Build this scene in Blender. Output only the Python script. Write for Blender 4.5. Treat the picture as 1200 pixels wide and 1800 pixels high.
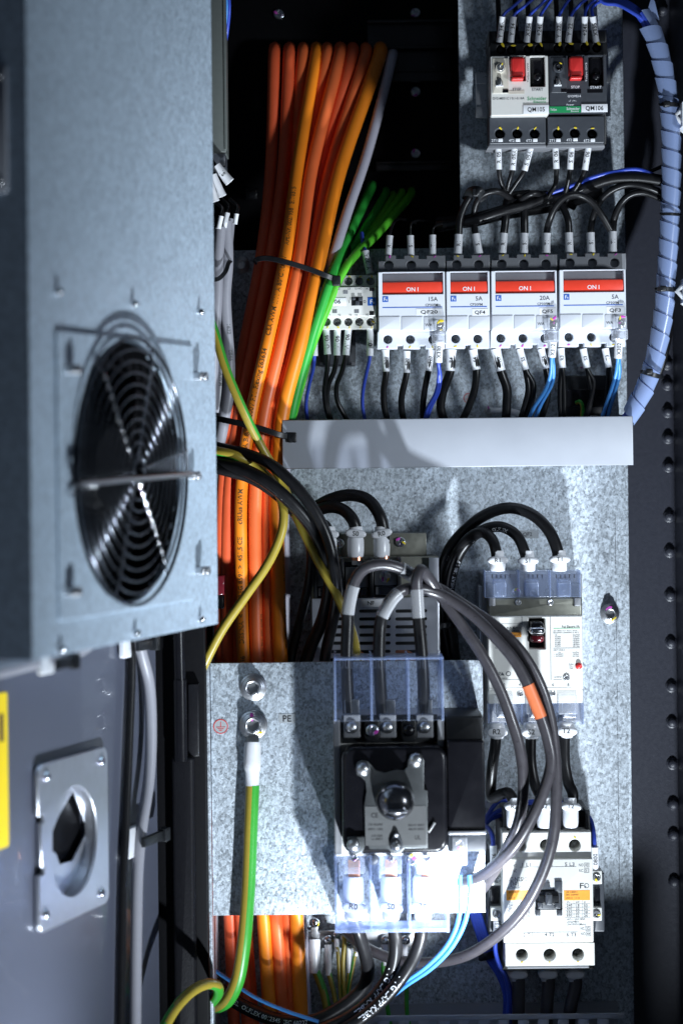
import bpy, math, random
from mathutils import Vector, Matrix
random.seed(7)
R = math.radians
scene = bpy.context.scene
for o in list(bpy.data.objects): bpy.data.objects.remove(o)

# ------------------------------------------------------------------ camera
# the mounting plate is the plane y = 0; the camera stands 1.8 m in front of it
DIST, FPX, HX, HY, ROLL = 1.8, 3960.0, 600.0, 810.0, 0.0115
cam_d = bpy.data.cameras.new("camera"); cam = bpy.data.objects.new("camera", cam_d)
scene.collection.objects.link(cam); scene.camera = cam
cam.matrix_world = Matrix.Translation((0, -DIST, 0)) @ Matrix.Rotation(R(90), 4, 'X') @ Matrix.Rotation(-ROLL, 4, 'Z')
cam_d.sensor_fit = 'VERTICAL'; cam_d.sensor_height = 36; cam_d.sensor_width = 24
cam_d.lens = FPX / 1800 * 36; cam_d.shift_y = (HY - 900) / 1800
cam_d.clip_start = 0.05; cam_d.clip_end = 50
cam_d.dof.use_dof = True; cam_d.dof.focus_distance = 1.735; cam_d.dof.aperture_fstop = 3.8

# ------------------------------------------------------------------ light
world = bpy.data.worlds.new("World"); scene.world = world; world.use_nodes = True
world.node_tree.nodes["Background"].inputs[0].default_value = (0.55, 0.72, 1.0, 1)
world.node_tree.nodes["Background"].inputs[1].default_value = 0.04

def lamp(name, kind, loc, target, energy, size=0.03, color=(1, 1, 1), cone=None, blend=0.5):
    l = bpy.data.lights.new(name, kind); l.energy = energy; l.color = color
    if kind == 'SPOT':
        l.spot_size = R(cone); l.spot_blend = blend; l.shadow_soft_size = size
    elif kind == 'AREA':
        l.size = size
    else: l.shadow_soft_size = size
    o = bpy.data.objects.new(name, l); scene.collection.objects.link(o)
    o.location = loc
    o.rotation_euler = (Vector(target) - Vector(loc)).to_track_quat('-Z', 'Y').to_euler()
    return o
# a work lamp standing low at the right in front of the cabinet, a torch under the main switch, and two added fills, one low for the door, one from the right
lamp("work_lamp", 'SPOT', (0.27, -0.68, -1.05), (0.00, -0.05, 0.22), 135, 0.020, (0.82, 0.91, 1.0), 52, 1.0)
lamp("torch", 'SPOT', (0.215, -0.31, -0.40), (0.072, -0.12, -0.325), 34, 0.010, (0.86, 0.93, 1.0), 38, 1.0)
lamp("door_fill", 'SPOT', (0.02, -0.42, -0.66), (-0.25, -0.40, -0.42), 26, 0.02, (0.82, 0.91, 1.0), 62, 1.0)  # added fill to brighten the lower door, no lamp seen there
lamp("side_fill", 'SPOT', (1.0, -1.0, -0.12), (0.03, 0, 0.04), 54, 0.085, (0.82, 0.91, 1.0), 36, 1.0)  # invented fill that lights the orange cables from the right
vs = scene.view_settings
scene.display_settings.display_device = 'sRGB'
vs.view_transform = 'Standard'; vs.look = 'None'; vs.exposure = 0.05; vs.gamma = 1
scene.cycles.max_bounces = 8; scene.cycles.transparent_max_bounces = 16
scene.cycles.caustics_reflective = False; scene.cycles.caustics_refractive = False
scene.cycles.use_denoising = True

# ------------------------------------------------------------------ frames of reference
def unroll(px, py):
    dx, dy = px - HX, py - HY
    c, s = math.cos(ROLL), math.sin(ROLL)
    return dx * c - dy * s, dx * s + dy * c

class Frame:
    """local axes a (along), b (up), n (out of the surface)"""
    def __init__(self, O, A):
        self.O = Vector(O); self.A = Vector(A).normalized(); self.B = Vector((0, 0, 1)); self.N = self.A.cross(self.B)
        m = Matrix.Identity(4)
        for i, v in enumerate((self.A, self.B, self.N)):
            for j in range(3): m[j][i] = v[j]
        for j in range(3): m[j][3] = self.O[j]
        self.M = m
    def pt(self, px, py, n=0.0):          # photo position -> point of the plane n millimetres out
        u, v = unroll(px, py)
        C = Vector((0, -DIST, 0)); D = Vector((u / FPX, 1, -v / FPX))
        n = n * 0.001
        t = (n - (C - self.O).dot(self.N)) / D.dot(self.N)
        p = C + D * t - self.O
        return Vector((p.dot(self.A), p.dot(self.B), n))
    def w(self, px, py, n=0.0): return self.M @ self.pt(px, py, n)

FRONT = Frame((0, 0, 0), (1, 0, 0))
BOXF = Frame((-0.182, -0.478, 0), (0.314, 0.949, 0))
DOORF = Frame(BOXF.O - BOXF.N * 0.07, BOXF.A)
def P(px, py, d): return FRONT.w(px, py, d)
def K(d): return (DIST * 1000 - d) / FPX      # millimetres per photo pixel at height d over the plate

# ------------------------------------------------------------------ materials
MATS = {}
def nodes(name):
    m = bpy.data.materials.new(name); m.use_nodes = True
    nt = m.node_tree; b = nt.nodes["Principled BSDF"]
    return m, nt, b
def plain(name, col, rough=0.5, metal=0.0, var=0.12, scale=300, bump=0.0, bscale=1500, spec=0.5, coat=0.0, trans=0.0, sss=0.0):
    m, nt, b = nodes(name)
    b.inputs["Roughness"].default_value = rough; b.inputs["Metallic"].default_value = metal
    b.inputs["Specular IOR Level"].default_value = spec; b.inputs["Coat Weight"].default_value = coat
    b.inputs["Transmission Weight"].default_value = trans
    if sss:
        b.inputs["Subsurface Weight"].default_value = sss; b.inputs["Subsurface Radius"].default_value = (.004, .004, .004)
        b.inputs["Subsurface Scale"].default_value = 1.0
    tc = nt.nodes.new("ShaderNodeTexCoord")
    n = nt.nodes.new("ShaderNodeTexNoise"); n.inputs["Scale"].default_value = scale; n.inputs["Detail"].default_value = 4
    nt.links.new(tc.outputs["Object"], n.inputs["Vector"])
    mx = nt.nodes.new("ShaderNodeMix"); mx.data_type = 'RGBA'
    mx.inputs[6].default_value = (*[c * (1 - var) for c in col], 1); mx.inputs[7].default_value = (*[min(1, c * (1 + var)) for c in col], 1)
    nt.links.new(n.outputs["Fac"], mx.inputs[0]); nt.links.new(mx.outputs[2], b.inputs["Base Color"])
    mr = nt.nodes.new("ShaderNodeMapRange"); mr.inputs[3].default_value = max(0, rough - 0.08); mr.inputs[4].default_value = min(1, rough + 0.08)
    nt.links.new(n.outputs["Fac"], mr.inputs[0]); nt.links.new(mr.outputs[0], b.inputs["Roughness"])
    if bump:
        n2 = nt.nodes.new("ShaderNodeTexNoise"); n2.inputs["Scale"].default_value = bscale; n2.inputs["Detail"].default_value = 3
        nt.links.new(tc.outputs["Object"], n2.inputs["Vector"])
        bp = nt.nodes.new("ShaderNodeBump"); bp.inputs["Strength"].default_value = bump; bp.inputs["Distance"].default_value = 0.0004
        nt.links.new(n2.outputs["Fac"], bp.inputs["Height"]); nt.links.new(bp.outputs[0], b.inputs["Normal"])
    MATS[name] = m; return m

def galvanized(name, scale, lo, hi, rough=0.5, metal=0.75, tint=(0.92, 0.97, 1.0), stretch=(1, 1, 1), bump=0.25):
    """zinc spangle: random crystal cells of different brightness, gloss and tilt"""
    m, nt, b = nodes(name); L = nt.links.new; N = nt.nodes.new
    tc = N("ShaderNodeTexCoord"); mp = N("ShaderNodeMapping"); mp.inputs["Scale"].default_value = stretch
    mp.inputs["Rotation"].default_value = (0, 0.5, 0)
    L(tc.outputs["Object"], mp.inputs["Vector"])
    nz = N("ShaderNodeTexNoise"); nz.inputs["Scale"].default_value = scale * 0.7; nz.inputs["Detail"].default_value = 3
    L(mp.outputs[0], nz.inputs["Vector"])
    sc = N("ShaderNodeVectorMath"); sc.operation = 'SCALE'; sc.inputs[3].default_value = 1.1 / scale
    L(nz.outputs["Color"], sc.inputs[0])
    ad = N("ShaderNodeVectorMath"); ad.operation = 'ADD'; L(mp.outputs[0], ad.inputs[0]); L(sc.outputs[0], ad.inputs[1])
    v1 = N("ShaderNodeTexVoronoi"); v1.inputs["Scale"].default_value = scale; L(ad.outputs[0], v1.inputs["Vector"])
    v2 = N("ShaderNodeTexVoronoi"); v2.inputs["Scale"].default_value = scale * 2.3; L(ad.outputs[0], v2.inputs["Vector"])
    s1 = N("ShaderNodeSeparateColor"); L(v1.outputs["Color"], s1.inputs[0])
    s2 = N("ShaderNodeSeparateColor"); L(v2.outputs["Color"], s2.inputs[0])
    mix = N("ShaderNodeMath"); mix.operation = 'MULTIPLY_ADD'; mix.inputs[1].default_value = 0.55
    L(s1.outputs[0], mix.inputs[0])
    m2 = N("ShaderNodeMath"); m2.operation = 'MULTIPLY'; m2.inputs[1].default_value = 0.45; L(s2.outputs[1], m2.inputs[0]); L(m2.outputs[0], mix.inputs[2])
    big = N("ShaderNodeTexNoise"); big.inputs["Scale"].default_value = 14; big.inputs["Detail"].default_value = 5; L(tc.outputs["Object"], big.inputs["Vector"])
    ma = N("ShaderNodeMath"); ma.operation = 'MULTIPLY_ADD'; ma.inputs[1].default_value = 0.45; L(big.outputs["Fac"], ma.inputs[0]); L(mix.outputs[0], ma.inputs[2])
    rp = N("ShaderNodeValToRGB"); rp.color_ramp.elements[0].position = 0.2; rp.color_ramp.elements[1].position = 1.05 if False else 1.0
    rp.color_ramp.elements[0].color = (*[lo * t for t in tint], 1); rp.color_ramp.elements[1].color = (*[hi * t for t in tint], 1)
    L(ma.outputs[0], rp.inputs[0]); L(rp.outputs[0], b.inputs["Base Color"])
    mr = N("ShaderNodeMapRange"); mr.inputs[3].default_value = rough - 0.14; mr.inputs[4].default_value = rough + 0.14
    L(s1.outputs[1], mr.inputs[0]); L(mr.outputs[0], b.inputs["Roughness"])
    b.inputs["Metallic"].default_value = metal
    bp = N("ShaderNodeBump"); bp.inputs["Strength"].default_value = bump; bp.inputs["Distance"].default_value = 0.0006
    L(mix.outputs[0], bp.inputs["Height"]); L(bp.outputs[0], b.inputs["Normal"])
    MATS[name] = m; return m

def clear(name, col, fac, rough=0.12, rise=0.5):
    """thin clear plastic: mostly see-through with a tinted glossy skin"""
    m, nt, b = nodes(name); L = nt.links.new; N = nt.nodes.new
    b.inputs["Base Color"].default_value = (*col, 1); b.inputs["Roughness"].default_value = rough
    t = N("ShaderNodeBsdfTransparent"); t.inputs[0].default_value = (*[0.90 + 0.10 * c for c in col], 1)
    mx = N("ShaderNodeMixShader"); lw = N("ShaderNodeLayerWeight"); lw.inputs[0].default_value = 0.35
    mr = N("ShaderNodeMapRange"); mr.inputs[3].default_value = fac; mr.inputs[4].default_value = min(1, fac + rise)
    L(lw.outputs["Facing"], mr.inputs[0]); L(mr.outputs[0], mx.inputs[0])
    L(t.outputs[0], mx.inputs[1]); L(b.outputs[0], mx.inputs[2]); L(mx.outputs[0], nt.nodes["Material Output"].inputs[0])
    MATS[name] = m; return m

def passivated(name):
    """zinc plated screw with the rainbow film of its passivation"""
    m, nt, b = nodes(name); L = nt.links.new; N = nt.nodes.new
    tc = N("ShaderNodeTexCoord"); nz = N("ShaderNodeTexNoise"); nz.inputs["Scale"].default_value = 1.6; L(tc.outputs["Object"], nz.inputs["Vector"])
    rp = N("ShaderNodeValToRGB"); cr = rp.color_ramp
    cr.elements[0].position = 0.3; cr.elements[0].color = (0.45, 0.52, 0.6, 1); cr.elements[1].position = 0.7; cr.elements[1].color = (0.62, 0.6, 0.5, 1)
    for p, c in ((0.42, (0.6, 0.48, 0.62, 1)), (0.52, (0.42, 0.6, 0.58, 1)), (0.6, (0.6, 0.62, 0.66, 1))):
        e = cr.elements.new(p); e.color = c
    L(nz.outputs["Fac"], rp.inputs[0]); L(rp.outputs[0], b.inputs["Base Color"])
    b.inputs["Metallic"].default_value = 1; b.inputs["Roughness"].default_value = 0.28
    MATS[name] = m; return m

galvanized('galv', 560, 0.19, 0.76, 0.46, 0.38, tint=(0.86, 0.955, 1.05), stretch=(1, 1, 0.75))
galvanized('galv_fine', 330, 0.52, 0.76, 0.5, 0.3, tint=(0.72, 0.88, 1.04), bump=0.08)
plain('black_paint', (0.007, 0.007, 0.009), 0.42, var=0.2, bump=0.35, bscale=700, spec=0.2)
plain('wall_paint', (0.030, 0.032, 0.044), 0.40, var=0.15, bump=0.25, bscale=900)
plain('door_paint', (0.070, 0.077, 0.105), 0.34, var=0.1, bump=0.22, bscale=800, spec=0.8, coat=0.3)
plain('cavity_paint', (0.004, 0.004, 0.005), 0.5, var=0.2, bump=0.1, spec=0.08)
plain('black_gloss', (0.006, 0.006, 0.008), 0.25, var=0.3, scale=80, spec=0.3)
plain('plate_dark', (0.17, 0.18, 0.185), 0.36, metal=0.85, var=0.15, scale=90)
plain('rating_grey', (0.085, 0.088, 0.09), 0.5, var=0.05)
plain('cable_grey', (0.24, 0.24, 0.27), 0.38, var=0.06)
plain('black_plastic', (0.010, 0.011, 0.013), 0.38, var=0.25, bump=0.05, spec=0.35)
plain('dark_plastic', (0.045, 0.050, 0.060), 0.42, var=0.12, bump=0.05)
plain('grey_plastic', (0.17, 0.175, 0.19), 0.42, var=0.06)
plain('white_plastic', (0.63, 0.655, 0.71), 0.34, var=0.03)
plain('warm_white', (0.62, 0.615, 0.585), 0.36, var=0.03)
plain('beige_plastic', (0.52, 0.49, 0.42), 0.4, var=0.04)
plain('duct_grey', (0.36, 0.38, 0.425), 0.38, var=0.08, scale=40, bump=0.04)
plain('olive_steel', (0.20, 0.20, 0.17), 0.38, metal=0.7, var=0.1)
plain('zinc_sheet', (0.58, 0.60, 0.66), 0.34, metal=0.85, var=0.1, scale=120)
plain('red_plastic', (0.62, 0.030, 0.028), 0.35, var=0.06)
plain('red_handle', (0.68, 0.045, 0.022), 0.36, var=0.05)
plain('orange_a', (0.92, 0.17, 0.045), 0.42, var=0.13, scale=70, bump=0.08, bscale=500)  # one cable orange in three tones, light and shade put into the colour
plain('orange_lit', (0.95, 0.25, 0.012), 0.42, var=0.13, scale=70, bump=0.08, bscale=500)  # yellower tone painted in for the lit cables
plain('orange_shade', (0.85, 0.125, 0.040), 0.42, var=0.13, scale=70, bump=0.08, bscale=500)  # redder, darker tone painted in for the shaded cables
plain('white_cable', (0.52, 0.50, 0.58), 0.42, var=0.06)
plain('green_cable', (0.035, 0.42, 0.055), 0.4, var=0.08)
plain('lime_cable', (0.10, 0.50, 0.030), 0.4, var=0.08)
plain('earth_yellow', (0.31, 0.235, 0.030), 0.38, var=0.08)
plain('earth_green', (0.035, 0.30, 0.030), 0.38, var=0.08)
plain('black_cable', (0.008, 0.008, 0.009), 0.34, var=0.3, scale=200, bump=0.08, bscale=300, spec=0.25)
plain('grey_cable', (0.040, 0.037, 0.042), 0.30, var=0.25, scale=160, bump=0.10, bscale=260)
plain('blue_wire', (0.030, 0.065, 0.42), 0.36, var=0.1)
plain('light_blue_wire', (0.06, 0.25, 0.62), 0.36, var=0.1)
plain('sleeve', (0.70, 0.71, 0.74), 0.42, var=0.05, sss=0.0)
plain('boot', (0.66, 0.67, 0.70), 0.30, var=0.05, sss=0.25)
clear('clear_sleeve', (0.80, 0.82, 0.86), 0.20, 0.16)
clear('clear_blue', (0.58, 0.69, 0.95), 0.065, 0.10)
clear('clear_smoke', (0.55, 0.64, 0.85), 0.004, 0.08, 0.25)
clear('clear_edge', (0.50, 0.62, 0.92), 0.18, 0.12)
clear('clear_cap', (0.85, 0.88, 0.95), 0.14, 0.1)
clear('wrap', (0.25, 0.33, 0.55), 0.62, 0.26)
plain('rail_gloss', (0.020, 0.020, 0.023), 0.24, var=0.3, scale=60)
plain('knob_steel', (0.20, 0.20, 0.215), 0.22, metal=1.0, var=0.15, scale=90)
plain('module_grey', (0.085, 0.095, 0.09), 0.45, var=0.08)
plain('steel', (0.58, 0.59, 0.61), 0.34, metal=1.0, var=0.12, scale=90)
plain('chrome', (0.62, 0.63, 0.66), 0.14, metal=1.0, var=0.1, scale=60)
plain('guard_wire', (0.11, 0.12, 0.14), 0.20, metal=1.0, var=0.1, scale=60)
plain('dull_steel', (0.30, 0.31, 0.32), 0.36, metal=1.0, var=0.15, scale=90)
plain('aluminium', (0.60, 0.61, 0.63), 0.30, metal=0.95, var=0.08)
plain('copper', (0.72, 0.32, 0.19), 0.34, metal=1.0, var=0.2, scale=900)
plain('label_white', (0.74, 0.75, 0.78), 0.5, var=0.02)
clear('label_film', (0.55, 0.58, 0.60), 0.40, 0.35)
plain('label_yellow', (0.80, 0.58, 0.015), 0.45, var=0.03)
plain('ink', (0.010, 0.010, 0.012), 0.5)
plain('ink_grey', (0.075, 0.08, 0.09), 0.5)
plain('ink_brown', (0.10, 0.055, 0.02), 0.5)
plain('ink_white', (0.72, 0.74, 0.78), 0.5)
plain('ink_green', (0.012, 0.26, 0.085), 0.45)
plain('ink_blue', (0.020, 0.10, 0.42), 0.45)
plain('ink_orange', (0.78, 0.30, 0.03), 0.45)
plain('ink_red', (0.45, 0.03, 0.03), 0.45)
plain('mark_yellow', (0.72, 0.55, 0.02), 0.5)
plain('mark_magenta', (0.55, 0.06, 0.45), 0.5)
plain('tape_orange', (0.60, 0.15, 0.055), 0.45, var=0.1)
plain('dark_red', (0.10, 0.008, 0.014), 0.2)
passivated('passivated')

# ------------------------------------------------------------------ geometry collector
CAMV = Vector((0, -1, 0))
def area(p): return sum(p[i][0] * p[(i + 1) % len(p)][1] - p[(i + 1) % len(p)][0] * p[i][1] for i in range(len(p))) / 2
def ccw(p): return p if area(p) > 0 else p[::-1]
def inset(poly, t):
    n = len(poly); out = []
    for i in range(n):
        a, b, c = Vector(poly[i - 1]), Vector(poly[i]), Vector(poly[(i + 1) % n])
        e1, e2 = (b - a), (c - b)
        if e1.length < 1e-9 or e2.length < 1e-9: out.append(tuple(b)); continue
        e1.normalize(); e2.normalize()
        n1, n2 = Vector((-e1.y, e1.x)), Vector((-e2.y, e2.x))
        m = n1 + n2
        k = max(0.35, m.dot(n1))
        out.append(tuple(b + m * (t / k)))
    return out
def catmull(pts, n=8):
    pts = [Vector(p) for p in pts]
    if len(pts) < 3:
        return [pts[0].lerp(pts[-1], i / n) for i in range(n + 1)]
    q = [pts[0] * 2 - pts[1]] + pts + [pts[-1] * 2 - pts[-2]]
    out = []
    for i in range(1, len(q) - 2):
        p0, p1, p2, p3 = q[i - 1:i + 3]
        d1, d2, d3 = max(1e-6, (p1 - p0).length ** .5), max(1e-6, (p2 - p1).length ** .5), max(1e-6, (p3 - p2).length ** .5)
        for j in range(n):
            t = j / n
            m1 = (p2 - p1) + d2 * ((p1 - p0) / d1 - (p2 - p0) / (d1 + d2)) if True else 0
            m2 = (p2 - p1) + d2 * ((p3 - p2) / d3 - (p3 - p1) / (d2 + d3))
            h = t * t * t; s = t * t
            out.append(p1 * (2 * h - 3 * s + 1) + m1 * (h - 2 * s + t) + p2 * (-2 * h + 3 * s) + m2 * (h - s))
    out.append(pts[-1]); return out
def path_tools(path):
    acc = [0.0]
    for i in range(1, len(path)): acc.append(acc[-1] + (path[i] - path[i - 1]).length)
    def at(s):
        s = min(max(s, 0), acc[-1] - 1e-7)
        lo = 0; hi = len(acc) - 1
        while hi - lo > 1:
            md = (lo + hi) // 2
            if acc[md] <= s: lo = md
            else: hi = md
        f = (s - acc[lo]) / max(1e-9, acc[hi] - acc[lo])
        T = (path[min(hi + 1, len(path) - 1)] - path[max(lo - 1, 0)]).normalized()
        return path[lo].lerp(path[hi], f), T
    return acc[-1], at

class G:
    def __init__(self, fr=FRONT): self.v = []; self.f = []; self.m = []; self.fr = fr; self.mi = 0
    def add(self, vs, fs, world=False):
        o = len(self.v)
        self.v += [Vector(p) if world else self.fr.M @ Vector(p) for p in vs]
        self.f += [[i + o for i in q] for q in fs]; self.m += [self.mi] * len(fs); return self
    def prism(self, poly, n0, n1, bev=0.0):           # poly: local (a, b) in metres, n in mm
        poly = ccw([tuple(p[:2]) for p in poly]); k = len(poly); n0 *= .001; n1 *= .001; bev *= .001
        bev = min(bev, abs(n1 - n0) * .9)
        rings = [(0, n0), (0, n1)] if bev <= 0 else [(0, n0), (0, n1 - bev), (.29 * bev, n1 - .29 * bev), (bev, n1)]
        vs = []; fs = []
        for t, z in rings:
            q = poly if t == 0 else inset(poly, t)
            vs += [(p[0], p[1], z) for p in q]
        for r in range(len(rings) - 1):
            for i in range(k):
                j = (i + 1) % k
                fs.append([r * k + i, r * k + j, (r + 1) * k + j, (r + 1) * k + i])
        fs.append(list(range((len(rings) - 1) * k, len(rings) * k))); fs.append(list(range(k))[::-1])
        return self.add(vs, fs)
    def rect(self, x0, y0, x1, y1, n):
        fr = self.fr; xm, ym = (x0 + x1) / 2, (y0 + y1) / 2
        return fr.pt(x0, ym, n).x, fr.pt(xm, y1, n).y, fr.pt(x1, ym, n).x, fr.pt(xm, y0, n).y
    def box(self, x0, y0, x1, y1, n0, n1, bev=0.5, rad=0.0):   # photo pixels of the front face, n in mm
        a0, b0, a1, b1 = self.rect(x0, y0, x1, y1, n1)
        if rad: rad = max(rad, bev * 1.08)
        else: bev = min(bev, .45 * min(abs(a1 - a0), abs(b1 - b0)) * 1000)
        return self.prism(rrect(a0, b0, a1, b1, rad * .001), n0, n1, bev)
    def poly(self, pts, n0, n1, bev=0.3):
        return self.prism([tuple(self.fr.pt(x, y, n1))[:2] for x, y in pts], n0, n1, bev)
    def lathe(self, x, y, prof, seg=20, r1=0.0):       # prof: (radius mm, n mm) from base to tip
        c = self.fr.pt(x, y, prof[-1][1]); vs = []; fs = []
        for r, n in prof:
            for i in range(seg):
                t = 2 * math.pi * i / seg
                vs.append((c.x + r * .001 * math.cos(t), c.y + r * .001 * math.sin(t), n * .001))
        for k in range(len(prof) - 1):
            for i in range(seg):
                j = (i + 1) % seg; fs.append([k * seg + i, k * seg + j, (k + 1) * seg + j, (k + 1) * seg + i])
        fs.append(list(range((len(prof) - 1) * seg, len(prof) * seg))); fs.append(list(range(seg))[::-1])
        return self.add(vs, fs)
    def shape(self, loops, n0, n1, bev=0.0):           # loops local (a,b): outline and holes
        cu = bpy.data.curves.new("s", 'CURVE'); cu.dimensions = '2D'; cu.fill_mode = 'BOTH'
        bev = min(bev, abs(n1 - n0) * .45)
        cu.extrude = abs(n1 - n0) * .0005 - bev * .001; cu.bevel_depth = bev * .001; cu.bevel_resolution = 1; cu.offset = -bev * .001
        for lp in loops:
            sp = cu.splines.new('POLY'); sp.points.add(len(lp) - 1); sp.use_cyclic_u = True
            for i, p in enumerate(lp): sp.points[i].co = (p[0], p[1], 0, 1)
        ob = bpy.data.objects.new("s", cu); me = bpy.data.meshes.new_from_object(ob)
        z = (n0 + n1) * .0005
        self.add([(v.co.x, v.co.y, v.co.z + z) for v in me.vertices], [list(p.vertices) for p in me.polygons])
        bpy.data.meshes.remove(me); bpy.data.objects.remove(ob); bpy.data.curves.remove(cu); return self
    def tube(self, path, r, seg=12, closed=False, split=None, cap=True):   # world path, radius m or list; split: (mat index fn)
        path = [Vector(p) for p in path]; n = len(path)
        rs = r if isinstance(r, (list, tuple)) else [r] * n
        T = []
        for i in range(n):
            a = path[(i - 1) % n] if closed or i > 0 else path[i]; b = path[(i + 1) % n] if closed or i < n - 1 else path[i]
            T.append((b - a).normalized())
        ref = CAMV - T[0] * CAMV.dot(T[0])
        if ref.length < .05: ref = Vector((0, 0, 1)) - T[0] * T[0].z
        ref.normalize(); vs = []; fs = []; mm = []
        for i in range(n):
            ref = (ref - T[i] * ref.dot(T[i])).normalized(); S = T[i].cross(ref)
            for j in range(seg):
                t = 2 * math.pi * j / seg
                vs.append(path[i] + (ref * math.cos(t) + S * math.sin(t)) * rs[i])
        for i in range(n if closed else n - 1):
            k = (i + 1) % n
            for j in range(seg):
                l = (j + 1) % seg; fs.append([i * seg + j, i * seg + l, k * seg + l, k * seg + j]); mm.append(split(i, j) if split else self.mi)
        if not closed and cap:
            fs.append(list(range(seg))[::-1]); fs.append(list(range((n - 1) * seg, n * seg))); mm += [mm[0], mm[-1]]
        o = len(self.m); self.add(vs, fs, True); self.m[o:] = mm
        return self
    def mesh(self, name, mats, loc):
        me = bpy.data.meshes.new(name)
        me.from_pydata([v - loc for v in self.v], [], self.f)
        for m in mats: me.materials.append(MATS[m])
        if len(mats) > 1:
            for p, i in zip(me.polygons, self.m): p.material_index = min(i, len(mats) - 1)
        me.validate(); me.update()
        me.shade_smooth()
        if self.fr is ID: ax = [Vector((0, 0, 1))]
        else: ax = [self.fr.A, self.fr.B, self.fr.N]
        fl = [not any(abs(p.normal.dot(q)) > .9995 for q in ax) for p in me.polygons]
        me.polygons.foreach_set('use_smooth', fl)
        me.set_sharp_from_angle(angle=R(48))
        return me

def rrect(a0, b0, a1, b1, r=0.0, seg=4):
    if a1 < a0: a0, a1 = a1, a0
    if b1 < b0: b0, b1 = b1, b0
    r = min(r, (a1 - a0) / 2 - 1e-6, (b1 - b0) / 2 - 1e-6)
    if r <= 0: return [(a0, b0), (a1, b0), (a1, b1), (a0, b1)]
    out = []
    for cx, cy, st in ((a1 - r, b0 + r, -90), (a1 - r, b1 - r, 0), (a0 + r, b1 - r, 90), (a0 + r, b0 + r, 180)):
        for i in range(seg + 1):
            t = R(st + 90 * i / seg); out.append((cx + r * math.cos(t), cy + r * math.sin(t)))
    return out
def circle(a, b, r, seg=20): return [(a + r * math.cos(2 * math.pi * i / seg), b + r * math.sin(2 * math.pi * i / seg)) for i in range(seg)]
def prect(x0, y0, x1, y1, n, r=0.0, fr=FRONT):          # photo rectangle -> local outline
    g = G(fr); return rrect(*g.rect(x0, y0, x1, y1, n), r * .001)
def pcirc(x, y, n, rpx, fr=FRONT, seg=20):
    c = fr.pt(x, y, n); return circle(c.x, c.y, rpx * K(n) * .001, seg)

# ------------------------------------------------------------------ things and parts
COL = scene.collection
def link(o): COL.objects.link(o); return o
class Thing:
    def __init__(self, name, label, cat, loc, group=None, kind=None):
        self.o = link(bpy.data.objects.new(name, None)); self.o.empty_display_size = 0.01
        self.loc = Vector(loc); self.o.location = self.loc
        tag(self.o, label, cat, group, kind)
    def part(self, name, g, mat, parent=None, label=None, kind=None):
        mats = mat if isinstance(mat, (list, tuple)) else [mat]
        o = link(bpy.data.objects.new(name, g.mesh(name, mats, self.loc))); o.parent = parent or self.o
        if label: o["label"] = label
        if kind: o["kind"] = kind
        return o
    def inst(self, name, me, M, parent=None):
        o = link(bpy.data.objects.new(name, me)); o.parent = parent or self.o
        o.matrix_local = Matrix.Translation(-self.loc) @ M
        return o
    def text(self, s, x, y, n, h, mat='ink', rot=0, w=None, fr=FRONT, parent=None, name='lettering', align=0, up=0.12):
        me, bw, bh, bx = glyphs(s)
        c = fr.pt(x, y, n); sy = h * K(n) * .001 / 0.70
        sx = sy if w is None else w * K(n) * .001 / max(bw, 1e-4)
        g = G(fr); rt = R(rot); vs = []
        off = {0: -bx - bw / 2, -1: -bx, 1: -bx - bw}[align]
        for v in me[0]:
            a, b = (v[0] + off) * sx, (v[1] - 0.35) * sy
            vs.append((c.x + a * math.cos(rt) - b * math.sin(rt), c.y + a * math.sin(rt) + b * math.cos(rt), n * .001 + up * .001))
        g.add(vs, me[1]); return self.part(name, g, mat, parent)
    def screw(self, x, y, n, rpx, kind='pan', mat='passivated', rot=None, fr=FRONT, parent=None, name='screw', marks=''):
        c = fr.pt(x, y, n); r = rpx * K(n) * .001 if fr is FRONT else rpx * .001
        a = random.uniform(0, 3) if rot is None else R(rot)
        M = fr.M @ Matrix.Translation(c) @ Matrix.Rotation(a, 4, 'Z') @ Matrix.Scale(r, 4)
        o = self.inst(name, proto(kind, mat), M, parent)
        for i, ch in enumerate(marks):
            t = random.uniform(0, 6.28)
            self.dab(x + math.cos(t) * rpx * .7, y + math.sin(t) * rpx * .7, n + .4 * r * 1000, rpx * .5, 'mark_yellow' if ch == 'y' else 'mark_magenta', parent)
        return o
    def dab(self, x, y, n, rpx, mat, parent=None):
        g = G(); c = FRONT.pt(x, y, n); k = rpx * K(n) * .001; t0 = random.uniform(0, 6)
        e = random.uniform(.35, .6)
        pts = []
        for i in range(9):
            t = i * 2 * math.pi / 9; q = random.uniform(.75, 1.15)
            a, b = math.cos(t) * k * q, math.sin(t) * k * q * e
            pts.append((c.x + a * math.cos(t0) - b * math.sin(t0), c.y + a * math.sin(t0) + b * math.cos(t0)))
        g.prism(pts, n - .1, n + .25, .2); return self.part('paint_mark', g, mat, parent)

def tag(o, label=None, cat=None, group=None, kind=None):
    for k, v in (("label", label), ("category", cat), ("group", group), ("kind", kind)):
        if v: o[k] = v
    return o
def solo(name, label, cat, g, mat, group=None, kind=None):
    lo = Vector(g.v[0]); mats = mat if isinstance(mat, (list, tuple)) else [mat]
    o = link(bpy.data.objects.new(name, g.mesh(name, mats, lo))); o.location = lo
    return tag(o, label, cat, group, kind)
def struct(name, g, mat, label=None): return solo(name, label, None, g, mat, None, 'structure')

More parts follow.
